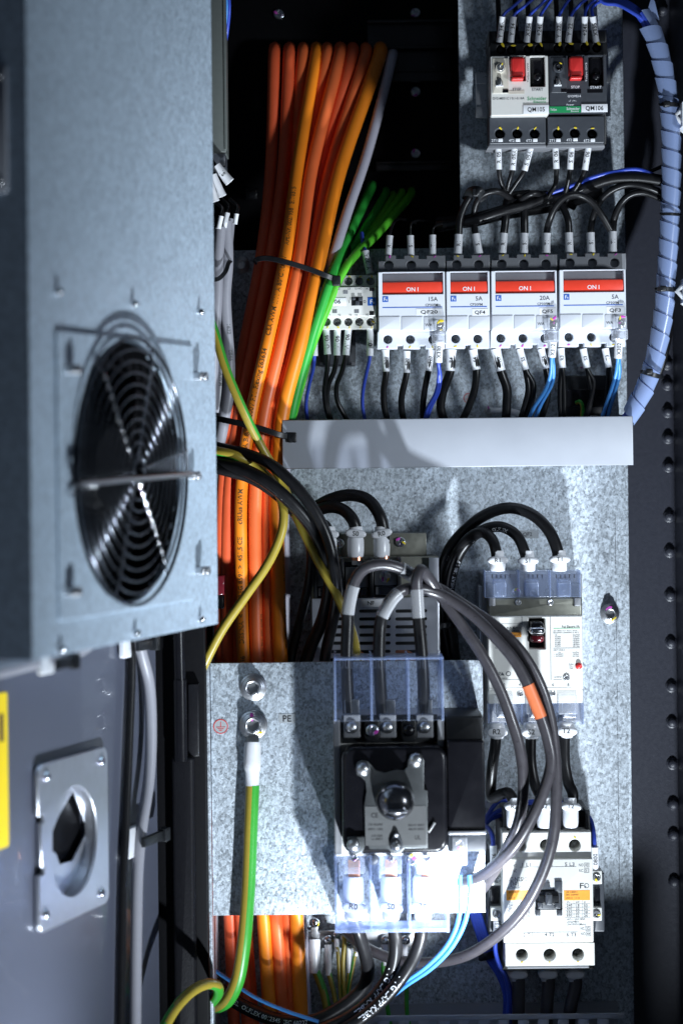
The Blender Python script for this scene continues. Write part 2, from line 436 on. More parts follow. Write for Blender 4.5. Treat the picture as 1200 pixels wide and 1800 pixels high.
_gl = {}
def glyphs(s):
    if s not in _gl:
        cu = bpy.data.curves.new("t", 'FONT'); cu.body = s; cu.resolution_u = 2; cu.size = 1; cu.offset = 0.012
        ob = bpy.data.objects.new("t", cu); me = bpy.data.meshes.new_from_object(ob)
        vs = [tuple(v.co) for v in me.vertices]; fs = [list(p.vertices) for p in me.polygons]
        bpy.data.meshes.remove(me); bpy.data.objects.remove(ob); bpy.data.curves.remove(cu)
        xs = [v[0] for v in vs] or [0, 1]; ys = [v[1] for v in vs] or [0, 1]
        _gl[s] = ((vs, fs), max(xs) - min(xs), max(ys) - min(ys), min(xs))
    return _gl[s]

_pr = {}
ID = Frame((0, 0, 0), (1, 0, 0)); ID.M = Matrix.Identity(4)
def proto(kind, mat):
    k = (kind, mat)
    if k in _pr: return _pr[k]
    g = G(ID)
    def U(f, *a): f(*a)
    cross = [(w * x, w * y) for w in (1,) for x, y in ((.14, .14), (.62, .14), (.62, -.14), (.14, -.14), (.14, -.62), (-.14, -.62), (-.14, -.14), (-.62, -.14), (-.62, .14), (-.14, .14), (-.14, .62), (.14, .62))][::-1]
    hexa = circle(0, 0, .52, 6)
    def lathe(prof, seg=20):
        vs = []; fs = []
        for r, n in prof: vs += [(r * math.cos(2 * math.pi * i / seg), r * math.sin(2 * math.pi * i / seg), n) for i in range(seg)]
        for q in range(len(prof) - 1):
            for i in range(seg): j = (i + 1) % seg; fs.append([q * seg + i, q * seg + j, (q + 1) * seg + j, (q + 1) * seg + i])
        fs.append(list(range((len(prof) - 1) * seg, len(prof) * seg))); g.add(vs, fs)
    if kind in ('pan', 'slotpan'):
        g.shape([circle(0, 0, .98, 22), cross], 50, 420, 160)
        lathe([(1, -100), (1, 0), (.95, 60 * .001)] if False else [(1, -.1), (1, .06), (.9, .12)])
    elif kind == 'allen':
        g.shape([circle(0, 0, .72, 22), hexa], 100, 800, 120)
        lathe([(1, -.05), (1, .18), (.93, .24), (.5, .25)], 24)
        lathe([(.84, .2), (.84, .36), (.8, .4), (.5, .41)], 24)
    elif kind == 'dome':
        lathe([(1, -.05), (.98, .15), (.86, .42), (.62, .62), (.3, .73), (.05, .76)], 18)
    elif kind == 'hexbolt':
        lathe([(1, -.05), (1, .1), (.95, .14)], 24); lathe([(.8, .1), (.8, .62), (.66, .72)], 6)
    _pr[k] = g.mesh('screw_' + kind, [mat], Vector((0, 0, 0)))
    return _pr[k]

def wrap_text(g, path, r, s, start, h, up=0.00012, ang=0.0, flip=False):
    """lettering bent round a cable: runs along the path, tops turned to N x T"""
    L, at = path_tools(path); (vs, fs), bw, bh, bx = glyphs(s); k = h / .70; out = []
    for v in vs:
        x, y = (v[0] - bx) * k, (v[1] - .35) * k
        if flip: x = bw * k - x; y = -y
        p, T = at(start + x); N = (CAMV - T * CAMV.dot(T)).normalized(); S = N.cross(T)
        a = ang + y / r
        out.append(p + (N * math.cos(a) + S * math.sin(a)) * (r + up))
    g.add(out, fs, True); return bw * k
def pathpx(pts, n=8): return catmull([P(*p) for p in pts], n)
def earth_split(shift, twist=0.06, seg=14): return lambda i, j: 0 if ((j / seg + shift + twist * i / 10) % 1) < .55 else 1

def cable(name, label, cat, pts, rmm, mat, group=None, print_=None, pmat='ink_white', ph=None, seg=14, start=0.01, gap=0.02, ang=0.0, flip=False, split=None, n=8):
    path = pathpx(pts, n)
    g = G(); g.tube(path, rmm * .001, seg, split=split)
    if not print_: return solo(name, label, cat, g, mat, group)
    t = Thing(name, label, cat, path[0], group); t.part('jacket', g, mat)
    L, _ = path_tools(path); s = start
    for tx in print_:
        q = G(); w = wrap_text(q, path, rmm * .001, tx, s, (ph or rmm * .9) * .001, ang=ang, flip=flip)
        if s + w > L: break
        t.part('printed_text', q, pmat); s += w + gap
    return t
def marked_wire(text, s0, s1, pts, label, wmm=1.6, smm=2.7, wmat='black_cable', group=None, name='marked_wire', tsize=None, extra=None, smat='sleeve', end=0.0, tang=0.0):
    """a wire that leaves a terminal through a printed marker sleeve s0 -> s1 and goes on through pts"""
    a, b = P(*s0), P(*s1); t = Thing(name, label, 'wire', a, group)
    g = G(); g.tube(catmull([a, b] + [P(*p) for p in pts], 8), wmm * .001, 10); t.part('insulation', g, wmat)
    if extra:
        for e in extra:
            g = G(); g.tube(catmull([b.lerp(a, .2)] + [P(*p) for p in e], 8), wmm * .001, 10); t.part('insulation', g, wmat)
    d = (b - a).normalized(); sp = [a + (b - a) * (i / 6) for i in range(7)]
    g = G(); rr = smm * .001
    rad = [rr * q for q in (1.06, 1, .99, 1, 1, .99, 1.05)]; g.tube(sp, rad, 14)
    sl = t.part('marker_sleeve', g, smat)
    if not text: return t
    up = sp if b.z > a.z else sp[::-1]
    h = (tsize or smm * 1.15) * .001; (vs, fs), bw, bh, bx = glyphs(text)
    L = (b - a).length; w = bw * h / .7
    if w > L * .86: h *= L * .86 / w; w = L * .86
    q = G(); wrap_text(q, up, rr, text, (L - w) / 2, h, ang=tang); t.part('marker_text', q, 'ink', sl)
    return t
def cable_tie(label, pts, wmm, head=None, group='black cable ties', mat='black_plastic', headpx=(14, 14), name='cable_tie'):
    path = pathpx(pts, 8); t = Thing(name, label, 'cable tie', path[0], group)
    g = G(); vs = []; fs = []; n = len(path)
    for i, p in enumerate(path):                       # a flat strap standing on its side
        a = path[max(i - 1, 0)]; b = path[min(i + 1, n - 1)]; T = (b - a).normalized()
        U = CAMV.cross(T).normalized() * wmm * .0005; F = U.cross(T).normalized()
        if F.dot(CAMV) < 0: F = -F
        F *= .0006
        vs += [p - U, p + U, p + U * .8 + F, p - U * .8 + F]
    for i in range(n - 1):
        for j in range(4):
            k = (j + 1) % 4; fs.append([i * 4 + j, i * 4 + k, i * 4 + 4 + k, i * 4 + 4 + j])
    fs += [[3, 2, 1, 0], [4 * n - 4, 4 * n - 3, 4 * n - 2, 4 * n - 1]]
    g.add(vs, fs, True); t.part('strap', g, mat)
    if head:
        x, y, d = head; g = G(); g.box(x - headpx[0] / 2, y - headpx[1] / 2, x + headpx[0] / 2, y + headpx[1] / 2, d - 5, d + 1, .8, 1); t.part('buckle', g, mat)
    return t

# ================================================================== the setting
g = G()
pl = [FRONT.pt(x, y, 0) for x, y in ((806, -60), (1090, -60), (1112, 1900), (330, 1900), (330, 438), (808, 438))]
xr = FRONT.pt(1098, 820, 0).x; xl = FRONT.pt(372, 900, 0).x; xn = FRONT.pt(807, 220, 0).x; yn = FRONT.pt(610, 438, 0).y
g.shape([[(xn, .45), (xn, yn), (xl, yn), (xl, -.56), (xr, -.56), (xr, .45)]], -2.5, 0, .3)
xs = FRONT.pt(1086, 820, 0).x
plate = struct('mounting_plate', g, 'galv')
g = G(); g.prism([(xr - .0005, .45), (xr + .0022, .45), (xr + .0022, -.56), (xr - .0005, -.56)], -16, -.6, .5)
o = struct('plate_flange', g, 'galv'); 
for y0, y1 in ((905, 1010), (1040, 1180), (1205, 1235), (1260, 1300), (1320, 1560)):       # scribed line beside the bent edge
    g = G(); a = P(1080 + (y0 - 880) * .0115, y0, .1); b = P(1080 + (y1 - 880) * .0115, y1, .1)
    g.tube([a, b], .00022, 6); q = link(bpy.data.objects.new('scribed_line', g.mesh('scribed_line', ['ink_grey'], Vector()))); q.parent = plate
    q.matrix_parent_inverse = plate.matrix_world.inverted() if False else Matrix.Translation(-plate.location)
WX = 0.268
g = G(); g.prism([(xl - .12, .47), (WX + .03, .47), (WX + .03, -.70), (xl - .12, -.70)], -75, -70, 0); struct('cabinet_back', g, 'cavity_paint')
# right: the painted back margin beside the plate and the side wall in front of it
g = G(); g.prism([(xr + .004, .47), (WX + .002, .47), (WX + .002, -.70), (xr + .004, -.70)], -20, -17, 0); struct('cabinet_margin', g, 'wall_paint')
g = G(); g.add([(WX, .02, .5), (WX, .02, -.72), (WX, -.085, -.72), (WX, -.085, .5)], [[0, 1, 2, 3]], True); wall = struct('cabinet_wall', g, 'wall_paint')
bolts = [17, 105, 640, 676, 724, 770, 820, 908, 970, 1047, 1130, 1207, 1270, 1343, 1414, 1468, 1550]
for i, y in enumerate(bolts):
    bx = 1173 + (y - 725) * .0135; bp_ = P(bx, y, -17)
    b = Thing('dome_bolt', 'black dome headed bolt on the right cabinet wall, number %d from the top' % (i + 1), 'bolt', bp_, 'bolts along the right wall')
    b.o["label"] = ['black dome bolt on the right wall at the very top edge', 'black dome bolt on the right wall above the upper cable mount', 'black dome bolt peeping out right behind the spiral wrapped loom',
        'black dome bolt beside the lower end of the spiral wrap', 'black dome bolt level with the top edge of the grey duct', 'black dome bolt level with the middle of the grey duct', 'black dome bolt just below the lower edge of the grey duct',
        'black dome bolt level with the arched breaker cables', 'black dome bolt level with the sleeves above the large breaker', 'black dome bolt slightly above the plate bolt beside the large breaker', 'black dome bolt level with the black toggle of the large breaker',
        'black dome bolt level with the lower half of the large breaker', 'black dome bolt level with the bottom of the large breaker', 'black dome bolt level with the cables between breaker and contactor', 'black dome bolt level with the sleeves above the large contactor',
        'large dark dome bolt level with the top of the large contactor', 'lowest dome bolt on the right wall, half in shadow'][i]
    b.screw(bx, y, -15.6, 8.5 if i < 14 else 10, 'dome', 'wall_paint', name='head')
    g = G(); g.lathe(bx, y, [(4.8, -17), (4.8, -15.9), (4.4, -15.6)], 20); b.part('washer', g, 'wall_paint')
# left frame of the cabinet: dark upright profiles seen past the open door
g = G(); g.box(262, -40, 358, 1850, 95, 118, 1); struct('cabinet_frame', g, 'cavity_paint')
g = G(); g.box(304, 1330, 344, 1850, 118, 128, 3, 3); hp = struct('hinge_post', g, 'black_paint')
hg = Thing('door_hinge', 'black barrel hinge on the dark post beside the open door', 'hinge', P(322, 1260, 122))
g = G(); g.tube([P(316, 1195, 128), P(318, 1338, 128)], .0052, 16); hg.part('barrel', g, 'black_gloss')
g = G(); g.tube([P(314, 1110, 128), P(316, 1197, 128)], .0045, 16); hg.part('pin', g, 'black_gloss')
g = G(); g.box(330, 1202, 350, 1330, 116, 124, 1); hg.part('leaf', g, 'black_paint')
# sill of the cabinet under the picture
g = G(); g.prism([(-.5, -.72), (.26, -.72), (.26, -.65), (-.5, -.65)], 295, 300, 0); struct('cabinet_sill', g, 'black_paint')
g = G(); g.add([(-.5, .07, -.70), (.26, .07, -.70), (.26, -.3, -.70), (-.5, -.3, -.70)], [[0, 3, 2, 1]], True); struct('cabinet_floor', g, 'black_paint')

# black cavity behind the notch: glossy box section rails and their screws
def rail(label, x0, y0, x1, y1, d0, d1, lips):
    t = Thing('steel_rail', label, 'rail', P((x0 + x1) / 2, y1, d0), 'black rails in the dark recess')
    g = G(); g.box(x0, y0, x1, y1, d0, d1, 1.2); t.part('web', g, 'rail_gloss')
    for a, b in lips:
        g = G(); g.box(x0, a, x1 + 2, b, d1 - 1, d1 + 5, .8); t.part('lip', g, 'rail_gloss')
rail('upper glossy black rail across the top of the recess', 645, 36, 794, 82, -69, -60, [(34, 39), (80, 85)])
rail('lower glossy black rail with a bright lower lip in the recess', 640, 88, 790, 128, -69, -61, [(127, 143)])
rail('thin black rail low in the recess near the green cables', 660, 284, 792, 300, -69, -62, [(283, 287)])
rail('short black rail behind the left orange cables', 432, 332, 452, 350, -69, -62, [(331, 334)])
for x, y, lab in ((490, 25, 'small bright screw in the recess above the orange cables'), (730, 23, 'small bright screw in the recess above the upper rail'), (730, 161, 'small bright screw in the recess under the two rails'), (730, 270, 'small bright screw in the recess above the thin rail')):
    t = Thing('panel_screw', lab, 'screw', P(x, y, -69), 'screws in the dark recess'); t.screw(x, y, -69, 8.5, 'pan', name='head', marks='m')

# ------------------------------------------------------------------ bolts on the plate
def plate_bolt(x, y, r, lab, n=0, marks='my'):
    t = Thing('plate_bolt', lab, 'bolt', P(x, y, n), 'socket bolts in galvanized plates')
    g = G(); k = K(n); c = r * k
    g.lathe(x, y, [(c * 1.0, n), (c * 1.0, n + 1.2), (c * .96, n + 1.5), (c * .5, n + 1.5)], 28); t.part('flat_washer', g, 'steel')
    g = G(); g.lathe(x, y, [(c * .80, n + 1.5), (c * .80, n + 3.2), (c * .76, n + 3.5), (c * .4, n + 3.5)], 28); t.part('spring_washer', g, 'dull_steel')
    t.screw(x, y, n + 2.6, r * .86, 'allen', 'steel', name='socket_head')
    for i, m in enumerate(marks):
        t.dab(x + (r * .35 if m == 'y' else r * -.1), y + (r * .55 if m == 'y' else -r * .55), n + 7.6 if m == 'y' else n + 7.2, r * .38, 'mark_yellow' if m == 'y' else 'mark_magenta')
plate_bolt(1071, 1079, 17, 'steel socket bolt on the galvanized plate right of the large breaker')
plate_bolt(424, 466, 15, 'steel socket bolt in shade left of the orange cables', marks='')
plate_bolt(859, 722, 9, 'small steel bolt with earth lug just above the grey duct', marks='m')
plate_bolt(1022, 650, 7, 'small bolt on the black relay above the duct end', n=6, marks='m')

def plate_label(name, txt, x0, y0, x1, y1, lab, film=True, n=0.15, h=7, rot=0):
    t = Thing(name, lab, 'label', P((x0 + x1) / 2, (y0 + y1) / 2, n))
    g = G(); g.box(x0, y0, x1, y1, n - .1, n + .1, 0); t.part('strip', g, 'label_film' if film else 'label_white')
    t.text(txt, (x0 + x1) / 2, (y0 + y1) / 2, n + .1, h, 'ink'); return t
plate_label('device_label', 'QF2', 907, 932, 946, 946, 'clear label strip reading QF2 on the plate above the large breaker', h=6.5)
plate_label('device_label', 'SK106', 558, 677, 602, 688, 'clear label strip reading SK106 behind the contactor wires', h=6)
def earth_label(x, y, r, n, lab):
    t = Thing('earth_label', lab, 'sticker', P(x, y, n))
    g = G(); g.lathe(x, y, [(r * K(n), n), (r * K(n), n + .12)], 28); t.part('disc', g, 'label_film')
    g = G(); c = FRONT.pt(x, y, n); k = r * K(n) * .001
    g.shape([circle(c.x, c.y, k, 28), circle(c.x, c.y, k * .88, 28)], n + .12, n + .2); t.part('ring', g, 'ink_red')
    g = G()
    for x0, y0, x1, y1 in ((-.6, .05, .6, .13), (-.4, .28, .4, .36), (-.2, .5, .2, .58)):
        g.box(x + x0 * r, y + y0 * r, x + x1 * r, y + y1 * r, n + .1, n + .24, 0)
    g.box(x - .05 * r, y - .62 * r, x + .05 * r, y + .05 * r, n + .1, n + .23, 0); t.part('earth_symbol', g, 'ink_red')
earth_label(823, 700, 9, .1, 'small red ringed earth sticker above the grey duct')

# ================================================================== open door with its fittings (left)
def dpt(fr, px, py, n=0): return fr.pt(px, py, n)
a1 = DOORF.pt(276, 1300, 0).x
hc = DOORF.pt(128, 1478, 3); hrad = (DOORF.pt(126, 1328, 3).y - DOORF.pt(126, 1615, 3).y) * .335
g = G(DOORF); g.shape([rrect(-.25, -.62, a1, .45), circle(hc.x, hc.y, hrad * 1.07, 40)], -25, 0, .8); door = struct('cabinet_door', g, 'door_paint')
g = G(DOORF); g.prism([(a1 - .001, -.62), (a1 + .012, -.62), (a1 + .012, .45), (a1 - .001, .45)], -40, -6, 1); struct('door_edge', g, 'cavity_paint')

# fan box on the door
fb = Thing('fan_box', 'pale galvanized sheet box on the open door holding a round fan', 'enclosure', BOXF.M @ Vector((.15, -.115, -.07)))
L = (BOXF.pt(378, 600, 0).x); ZB = -.115; ZT = .42
fc = BOXF.pt(238, 828, 6); top = BOXF.pt(238, 594, 6); FR = (top.y - BOXF.pt(238, 1064, 6).y) / 2; fc.y = (top.y + BOXF.pt(238, 1064, 6).y) / 2
fa0, fa1 = BOXF.pt(107, 830, 3).x, BOXF.pt(345, 830, 3).x; fb0, fb1 = BOXF.pt(220, 1074, 3).y, BOXF.pt(220, 594, 3).y
g = G(BOXF); g.shape([rrect(0, ZB, L, ZT, .001), circle(fc.x, fc.y, FR * .97, 48)], -1.5, 0, .4); fb.part('front_sheet', g, 'galv_fine')
g = G(BOXF); g.prism([(0, ZB), (.0015, ZB), (.0015, ZT), (0, ZT)], -70, -1.6, 0); side = fb.part('side_sheet', g, 'galv_fine')
g = G(BOXF); g.prism([(.0016, ZB), (L, ZB), (L, ZB + .0015), (.0016, ZB + .0015)], -70, -1.6, 0); fb.part('bottom_sheet', g, 'galv_fine')
g = G(BOXF); g.prism([(L - .0015, ZB + .0016), (L, ZB + .0016), (L, ZT), (L - .0015, ZT)], -70, -1.6, 0); fb.part('back_sheet', g, 'galv_fine')
SF = Frame(BOXF.O + BOXF.N * -.07, BOXF.N); SF.N = -BOXF.A     # outer side of the box, towards the camera
SF = Frame(BOXF.O - BOXF.A * .0002, BOXF.N)
g = G(SF); g.prism(rrect(-.060, .160, -.0125, .236, .003), 0, 1.6, .6); pt_ = fb.part('side_cover', g, 'duct_grey')
for b in (.167, .229): fb.inst('rivet', proto('dome', 'steel'), SF.M @ Matrix.Translation((-.017, b, .0016)) @ Matrix.Scale(.002, 4))
for px, py in ((99, 513), (232, 534), (348, 548), (105, 1142), (236, 1112), (350, 1088)):
    c = BOXF.pt(px, py, 0)
    fb.inst('screw', proto('dome', 'chrome'), BOXF.M @ Matrix.Translation(c) @ Matrix.Diagonal((.0026, .0026, .0062, 1)))
fan = Thing('cooling_fan', 'round black axial fan behind a chromed ring guard in the box', 'fan', BOXF.M @ Vector((fc.x, fc.y, 0)))
g = G(BOXF); g.shape([rrect(fa0, fb0, fa1, fb1, .002), circle(fc.x, fc.y, FR * .985, 48)], .2, 1.8, .4); fan.part('mounting_frame', g, 'galv_fine')
g = G(BOXF); m = 40; vs = []; fs = []
for rr, n in ((FR * .97, .001), (FR * .97, -.05), (.001, -.05)): vs += [(fc.x + rr * math.cos(2 * math.pi * i / m), fc.y + rr * math.sin(2 * math.pi * i / m), n) for i in range(m)]
for k in range(2):
    for i in range(m): j = (i + 1) % m; fs.append([k * m + j, k * m + i, (k + 1) * m + i, (k + 1) * m + j])
g.add(vs, fs); fan.part('housing', g, 'cavity_paint')
g = G(BOXF); hb = []; FRM = Frame(BOXF.O, BOXF.A)
vs = []; fs = []
for rr, n in ((FR * .36, -.048), (FR * .36, -.012), (FR * .33, -.009), (.0005, -.009)): vs += [(fc.x + rr * math.cos(2 * math.pi * i / 28), fc.y + rr * math.sin(2 * math.pi * i / 28), n) for i in range(28)]
for k in range(3):
    for i in range(28): j = (i + 1) % 28; fs.append([k * 28 + i, k * 28 + j, (k + 1) * 28 + j, (k + 1) * 28 + i])
g.add(vs, fs); fan.part('hub', g, 'cavity_paint')
for q in range(5):
    g = G(BOXF); vs = []; fs = []
    for i in range(6):
        rr = FR * (.35 + .58 * i / 5)
        for j in range(5):
            t = q * 2 * math.pi / 5 + (j / 4 - .5) * 1.0 + .35 * i / 5; n = -.040 + .026 * j / 4
            vs.append((fc.x + rr * math.cos(t), fc.y + rr * math.sin(t), n))
    k = len(vs); vs += [(v[0], v[1], v[2] - .0015) for v in vs]
    for i in range(5):
        for j in range(4):
            fs.append([i * 5 + j, i * 5 + 5 + j, i * 5 + 6 + j, i * 5 + 1 + j]); fs.append([k + i * 5 + j, k + i * 5 + 1 + j, k + i * 5 + 6 + j, k + i * 5 + 5 + j])
    g.add(vs, fs); fan.part('blade', g, 'cavity_paint')
NR = 11
for i in range(NR):                                  # ring guard
    rr = FR * (.13 + .87 * i / (NR - 1)); n = .0085 - .002 * (i / (NR - 1)) ** 2
    g = G(BOXF); g.tube([BOXF.M @ Vector((fc.x + rr * math.cos(2 * math.pi * k / 56), fc.y + rr * math.sin(2 * math.pi * k / 56), n)) for k in range(56)],   .00080 if i < NR - 1 else .0012, 8, closed=True)
    fan.part('guard_ring', g, 'guard_wire')
for t in (8, 68, 128, 188, 248, 308):
    if t in (68, 308, 128, 248): ends = 1.0
    else: ends = 1.10
    g = G(BOXF); d = Vector((math.cos(R(t)), math.sin(R(t)), 0)); c = Vector((fc.x, fc.y, .0062))
    g.tube([BOXF.M @ (c + d * FR * .06), BOXF.M @ (c + d * FR * .9), BOXF.M @ (c + d * FR * ends + Vector((0, 0, -.0025)))], .0012, 8); fan.part('guard_rib', g, 'chrome')
g = G(BOXF); g.tube([BOXF.M @ Vector((fc.x + .008 * math.cos(2 * math.pi * k / 20), fc.y + .008 * math.sin(2 * math.pi * k / 20), .0082)) for k in range(20)], .0012, 8, closed=True); fan.part('guard_ring', g, 'guard_wire')
g = G(BOXF); g.tube([BOXF.w(134, 853, 4), BOXF.w(140, 851, 11), BOXF.w(240, 842, 11.5), BOXF.w(330, 834, 11), BOXF.w(338, 833, 4)], .0017, 10); fan.part('guard_bar', g, 'steel')
for px, py in ((122, 650), (346, 662), (122, 1040), (350, 1003), (150, 850), (334, 836)):     # clips that hold the guard
    c = BOXF.pt(px, py, 2)
    g = G(BOXF); g.prism(rrect(c.x - .006, c.y - .003, c.x + .006, c.y + .003, .002), 1.6, 8, 1); fan.part('guard_clip', g, 'steel')
    fan.inst('screw', proto('pan', 'steel'), BOXF.M @ Matrix.Translation((c.x + .001, c.y, .008)) @ Matrix.Scale(.0032, 4))

# handle plate with its round opening
hpl = Thing('latch_plate', 'bright zinc plate with round latch opening on the open door', 'latch plate', DOORF.w(125, 1490, 0))
a0, a1_, b0, b1 = DOORF.pt(65, 1480, 3).x, DOORF.pt(188, 1480, 3).x, DOORF.pt(126, 1615, 3).y, DOORF.pt(126, 1328, 3).y
cc = DOORF.pt(128, 1478, 3); hr = (b1 - b0) * .335
out = rrect(a0, b0, a1_, b1, .007)
bm = (b0 + b1) / 2
lft = [p for p in out]
notch = [(a0, bm + .022), (a0 + .008, bm + .022), (a0 + .008, bm + .017), (a0 + .004, bm + .017), (a0 + .004, bm - .012), (a0 + .008, bm - .012), (a0 + .008, bm - .017), (a0, bm - .017)]
i0 = max(i for i, p in enumerate(out) if p[1] > bm and p[0] < a0 + 1e-6)
out = out[:i0 + 1] + notch + out[i0 + 1:]
g = G(DOORF); g.shape([out, circle(cc.x, cc.y, hr, 40)], 1, 4.5, .8); hpl.part('plate', g, 'zinc_sheet')
g = G(DOORF)                                          # recessed collar and the keyed cut-out behind the hole
dm = [DOORF.pt(x, y, -4.5) for x, y in ((130, 1390), (154, 1456), (150, 1470), (128, 1513), (106, 1519), (99, 1500), (93, 1496), (93, 1462), (103, 1436))]
g.shape([circle(cc.x, cc.y, hr * 1.05, 40), [(p.x, p.y) for p in dm][::-1]], -6, -4.5, .3); hpl.part('latch_disc', g, 'zinc_sheet')
g = G(DOORF); vs = [(cc.x + hr * math.cos(2 * math.pi * i / 40), cc.y + hr * math.sin(2 * math.pi * i / 40), n) for n in (.0012, -.0045) for i in range(40)]
g.add(vs, [[(i + 1) % 40, i, 40 + i, 40 + (i + 1) % 40] for i in range(40)]); hpl.part('collar', g, 'zinc_sheet')
g = G(DOORF); g.prism(circle(cc.x, cc.y, hr * 1.06, 32), -22, -9, 0); hpl.part('dark_backing', g, 'cavity_paint')  # black disc standing in for the shade inside the latch hole
for px, py in ((82, 1365), (178, 1338), (80, 1607), (178, 1570)):
    c = DOORF.pt(px, py, 4.5); hpl.inst('screw', proto('dome', 'passivated'), DOORF.M @ Matrix.Translation(c) @ Matrix.Diagonal((.0034, .0034, .004, 1)))
yl = Thing('warning_label', 'plain yellow warning label on the open door at the left edge', 'label', DOORF.w(0, 1350, 0))
g = G(DOORF); ya = DOORF.pt(14.5, 1350, .3).x; y0, y1 = DOORF.pt(8, 1490, 0).y, DOORF.pt(8, 1217, 0).y
g.prism(rrect(ya - .075, y0, ya, y1, .002), .1, .4, 0); yl.part('sheet', g, 'label_yellow')
g = G(DOORF); g.prism(rrect(ya - .0115, y1 - .031, ya - .0055, y1 - .013, .0), .4, .5, 0); yl.part('printed_line', g, 'ink_brown')

def door_cable(name, lab, pts, r, mat, n=8):
    path = catmull([DOORF.w(*p) for p in pts], n); g = G(); g.tube(path, r, 12); return solo(name, lab, 'cable', g, mat, 'cables on the open door')
door_cable('control_cable', 'grey cable hanging down the open door beside the latch plate', [(236, 1090, 8), (250, 1150, 9), (262, 1200, 10), (266, 1290, 10), (262, 1370, 10), (250, 1450, 9), (243, 1520, 8), (240, 1640, 8), (238, 1850, 8)], .0042, 'cable_grey')
door_cable('control_cable', 'dark cable running down the open door behind the grey one', [(228, 1100, 5), (232, 1160, 5), (228, 1290, 5), (222, 1440, 5), (218, 1530, 5), (215, 1660, 5), (212, 1850, 5)], .0030, 'black_cable')
door_cable('control_cable', 'pale grey cable along the bottom edge of the fan box', [(-60, 1188, 30), (0, 1178, 32), (50, 1166, 34), (100, 1156, 40), (140, 1140, 44), (170, 1118, 40)], .0052, 'cable_grey')
def clip(lab, px, py, n, s=1.0):
    t = Thing('cable_clip', lab, 'cable clip', DOORF.w(px, py, n), 'adhesive cable mounts on the door'); c = DOORF.pt(px, py, n)
    g = G(DOORF); g.prism(rrect(c.x - .016 * s, c.y - .011 * s, c.x + .012 * s, c.y + .011 * s, .002), n, n + 4, 1); t.part('base', g, 'boot')
    g = G(DOORF); g.prism(rrect(c.x - .006, c.y - .0035, c.x + .030 * s, c.y + .0035, .001), n + 10, n + 13, .6); t.part('strap', g, 'black_plastic')
    g = G(DOORF); g.prism(rrect(c.x + .028 * s, c.y - .005, c.x + .037 * s, c.y + .005, .001), n + 9, n + 15, .8); t.part('buckle', g, 'black_plastic')
clip('white adhesive clip with black tie holding the grey door cable', 232, 1478, 2)
clip('white adhesive clip with black tie under the fan box', 222, 1135, 2, .75)
clip('white clip with black tie at the left bottom corner of the fan box', 78, 1166, 38, .6)

# ================================================================== earth bracket in front (galvanized, folded)
br = Thing('switch_bracket', 'folded galvanized bracket in front carrying the main switch', 'bracket', P(610, 1606, 100))
g = G(); g.box(372.2, 1163, 848, 1607, 98, 100, .4); br.part('face', g, 'galv')
x0 = FRONT.pt(372, 1480, 100).x
g = G(); g.prism([(x0 - .0026, FRONT.pt(372, 1163, 100).y), (x0, FRONT.pt(372, 1163, 100).y), (x0, -.56), (x0 - .0026, -.56)], 2, 104, .3); br.part('side_flange', g, 'galv')
g = G(); g.box(846, 1166, 850, 1604, 60, 98, .3); br.part('side_flange', g, 'galv')
plate_bolt(445, 1208, 24, 'upper steel socket bolt on the bracket, without a lug', n=100, marks='')
plate_bolt(445, 1274, 25, 'lower steel socket bolt on the bracket clamping the earth lug', n=100.6, marks='my')
plate_label('earth_text_label', 'PE', 490, 1255, 519, 1271, 'small transparent label reading PE on the bracket', n=100.2, h=11)
earth_label(388, 1277, 13, 100.1, 'round red earth symbol sticker on the bracket')
lug = Thing('earth_wire', 'green and yellow earth wire hanging from the bracket bolt', 'wire', P(443, 1300, 104))
sp = pathpx([(444, 1380, 109), (441, 1450, 110), (438, 1530, 110), (434, 1600, 110), (428, 1665, 108), (418, 1722, 102), (402, 1756, 92), (385, 1768, 80), (368, 1768, 66)])
g = G(); g.tube(sp, .0053, 18, split=lambda i, j: 1 if 10 <= j <= 16 or j == 17 else 0); lug.part('insulation', g, ['earth_yellow', 'earth_green'])
g = G(); g.tube([P(444, 1305, 107), P(444, 1312, 107.5), P(443.5, 1340, 108), P(443.5, 1352, 108.5), P(443.5, 1358, 108.5), P(443.5, 1381, 109)], [.0061, .0064, .0066, .0064, .0054, .0053], 18); lug.part('lug_boot', g, 'boot')
g = G(); g.box(434, 1280, 455, 1312, 101, 104, .4); lug.part('lug', g, 'steel')
cable('earth_wire', 'green and yellow earth wire curling out at the lower left front', 'wire', [(270, 1850, 190), (292, 1800, 180), (312, 1768, 172), (338, 1742, 160), (362, 1730, 148), (380, 1732, 134), (384, 1744, 116), (374, 1760, 96), (362, 1770, 80)], 4.0, ['earth_yellow', 'earth_green'], split=earth_split(.0, .10, 14))

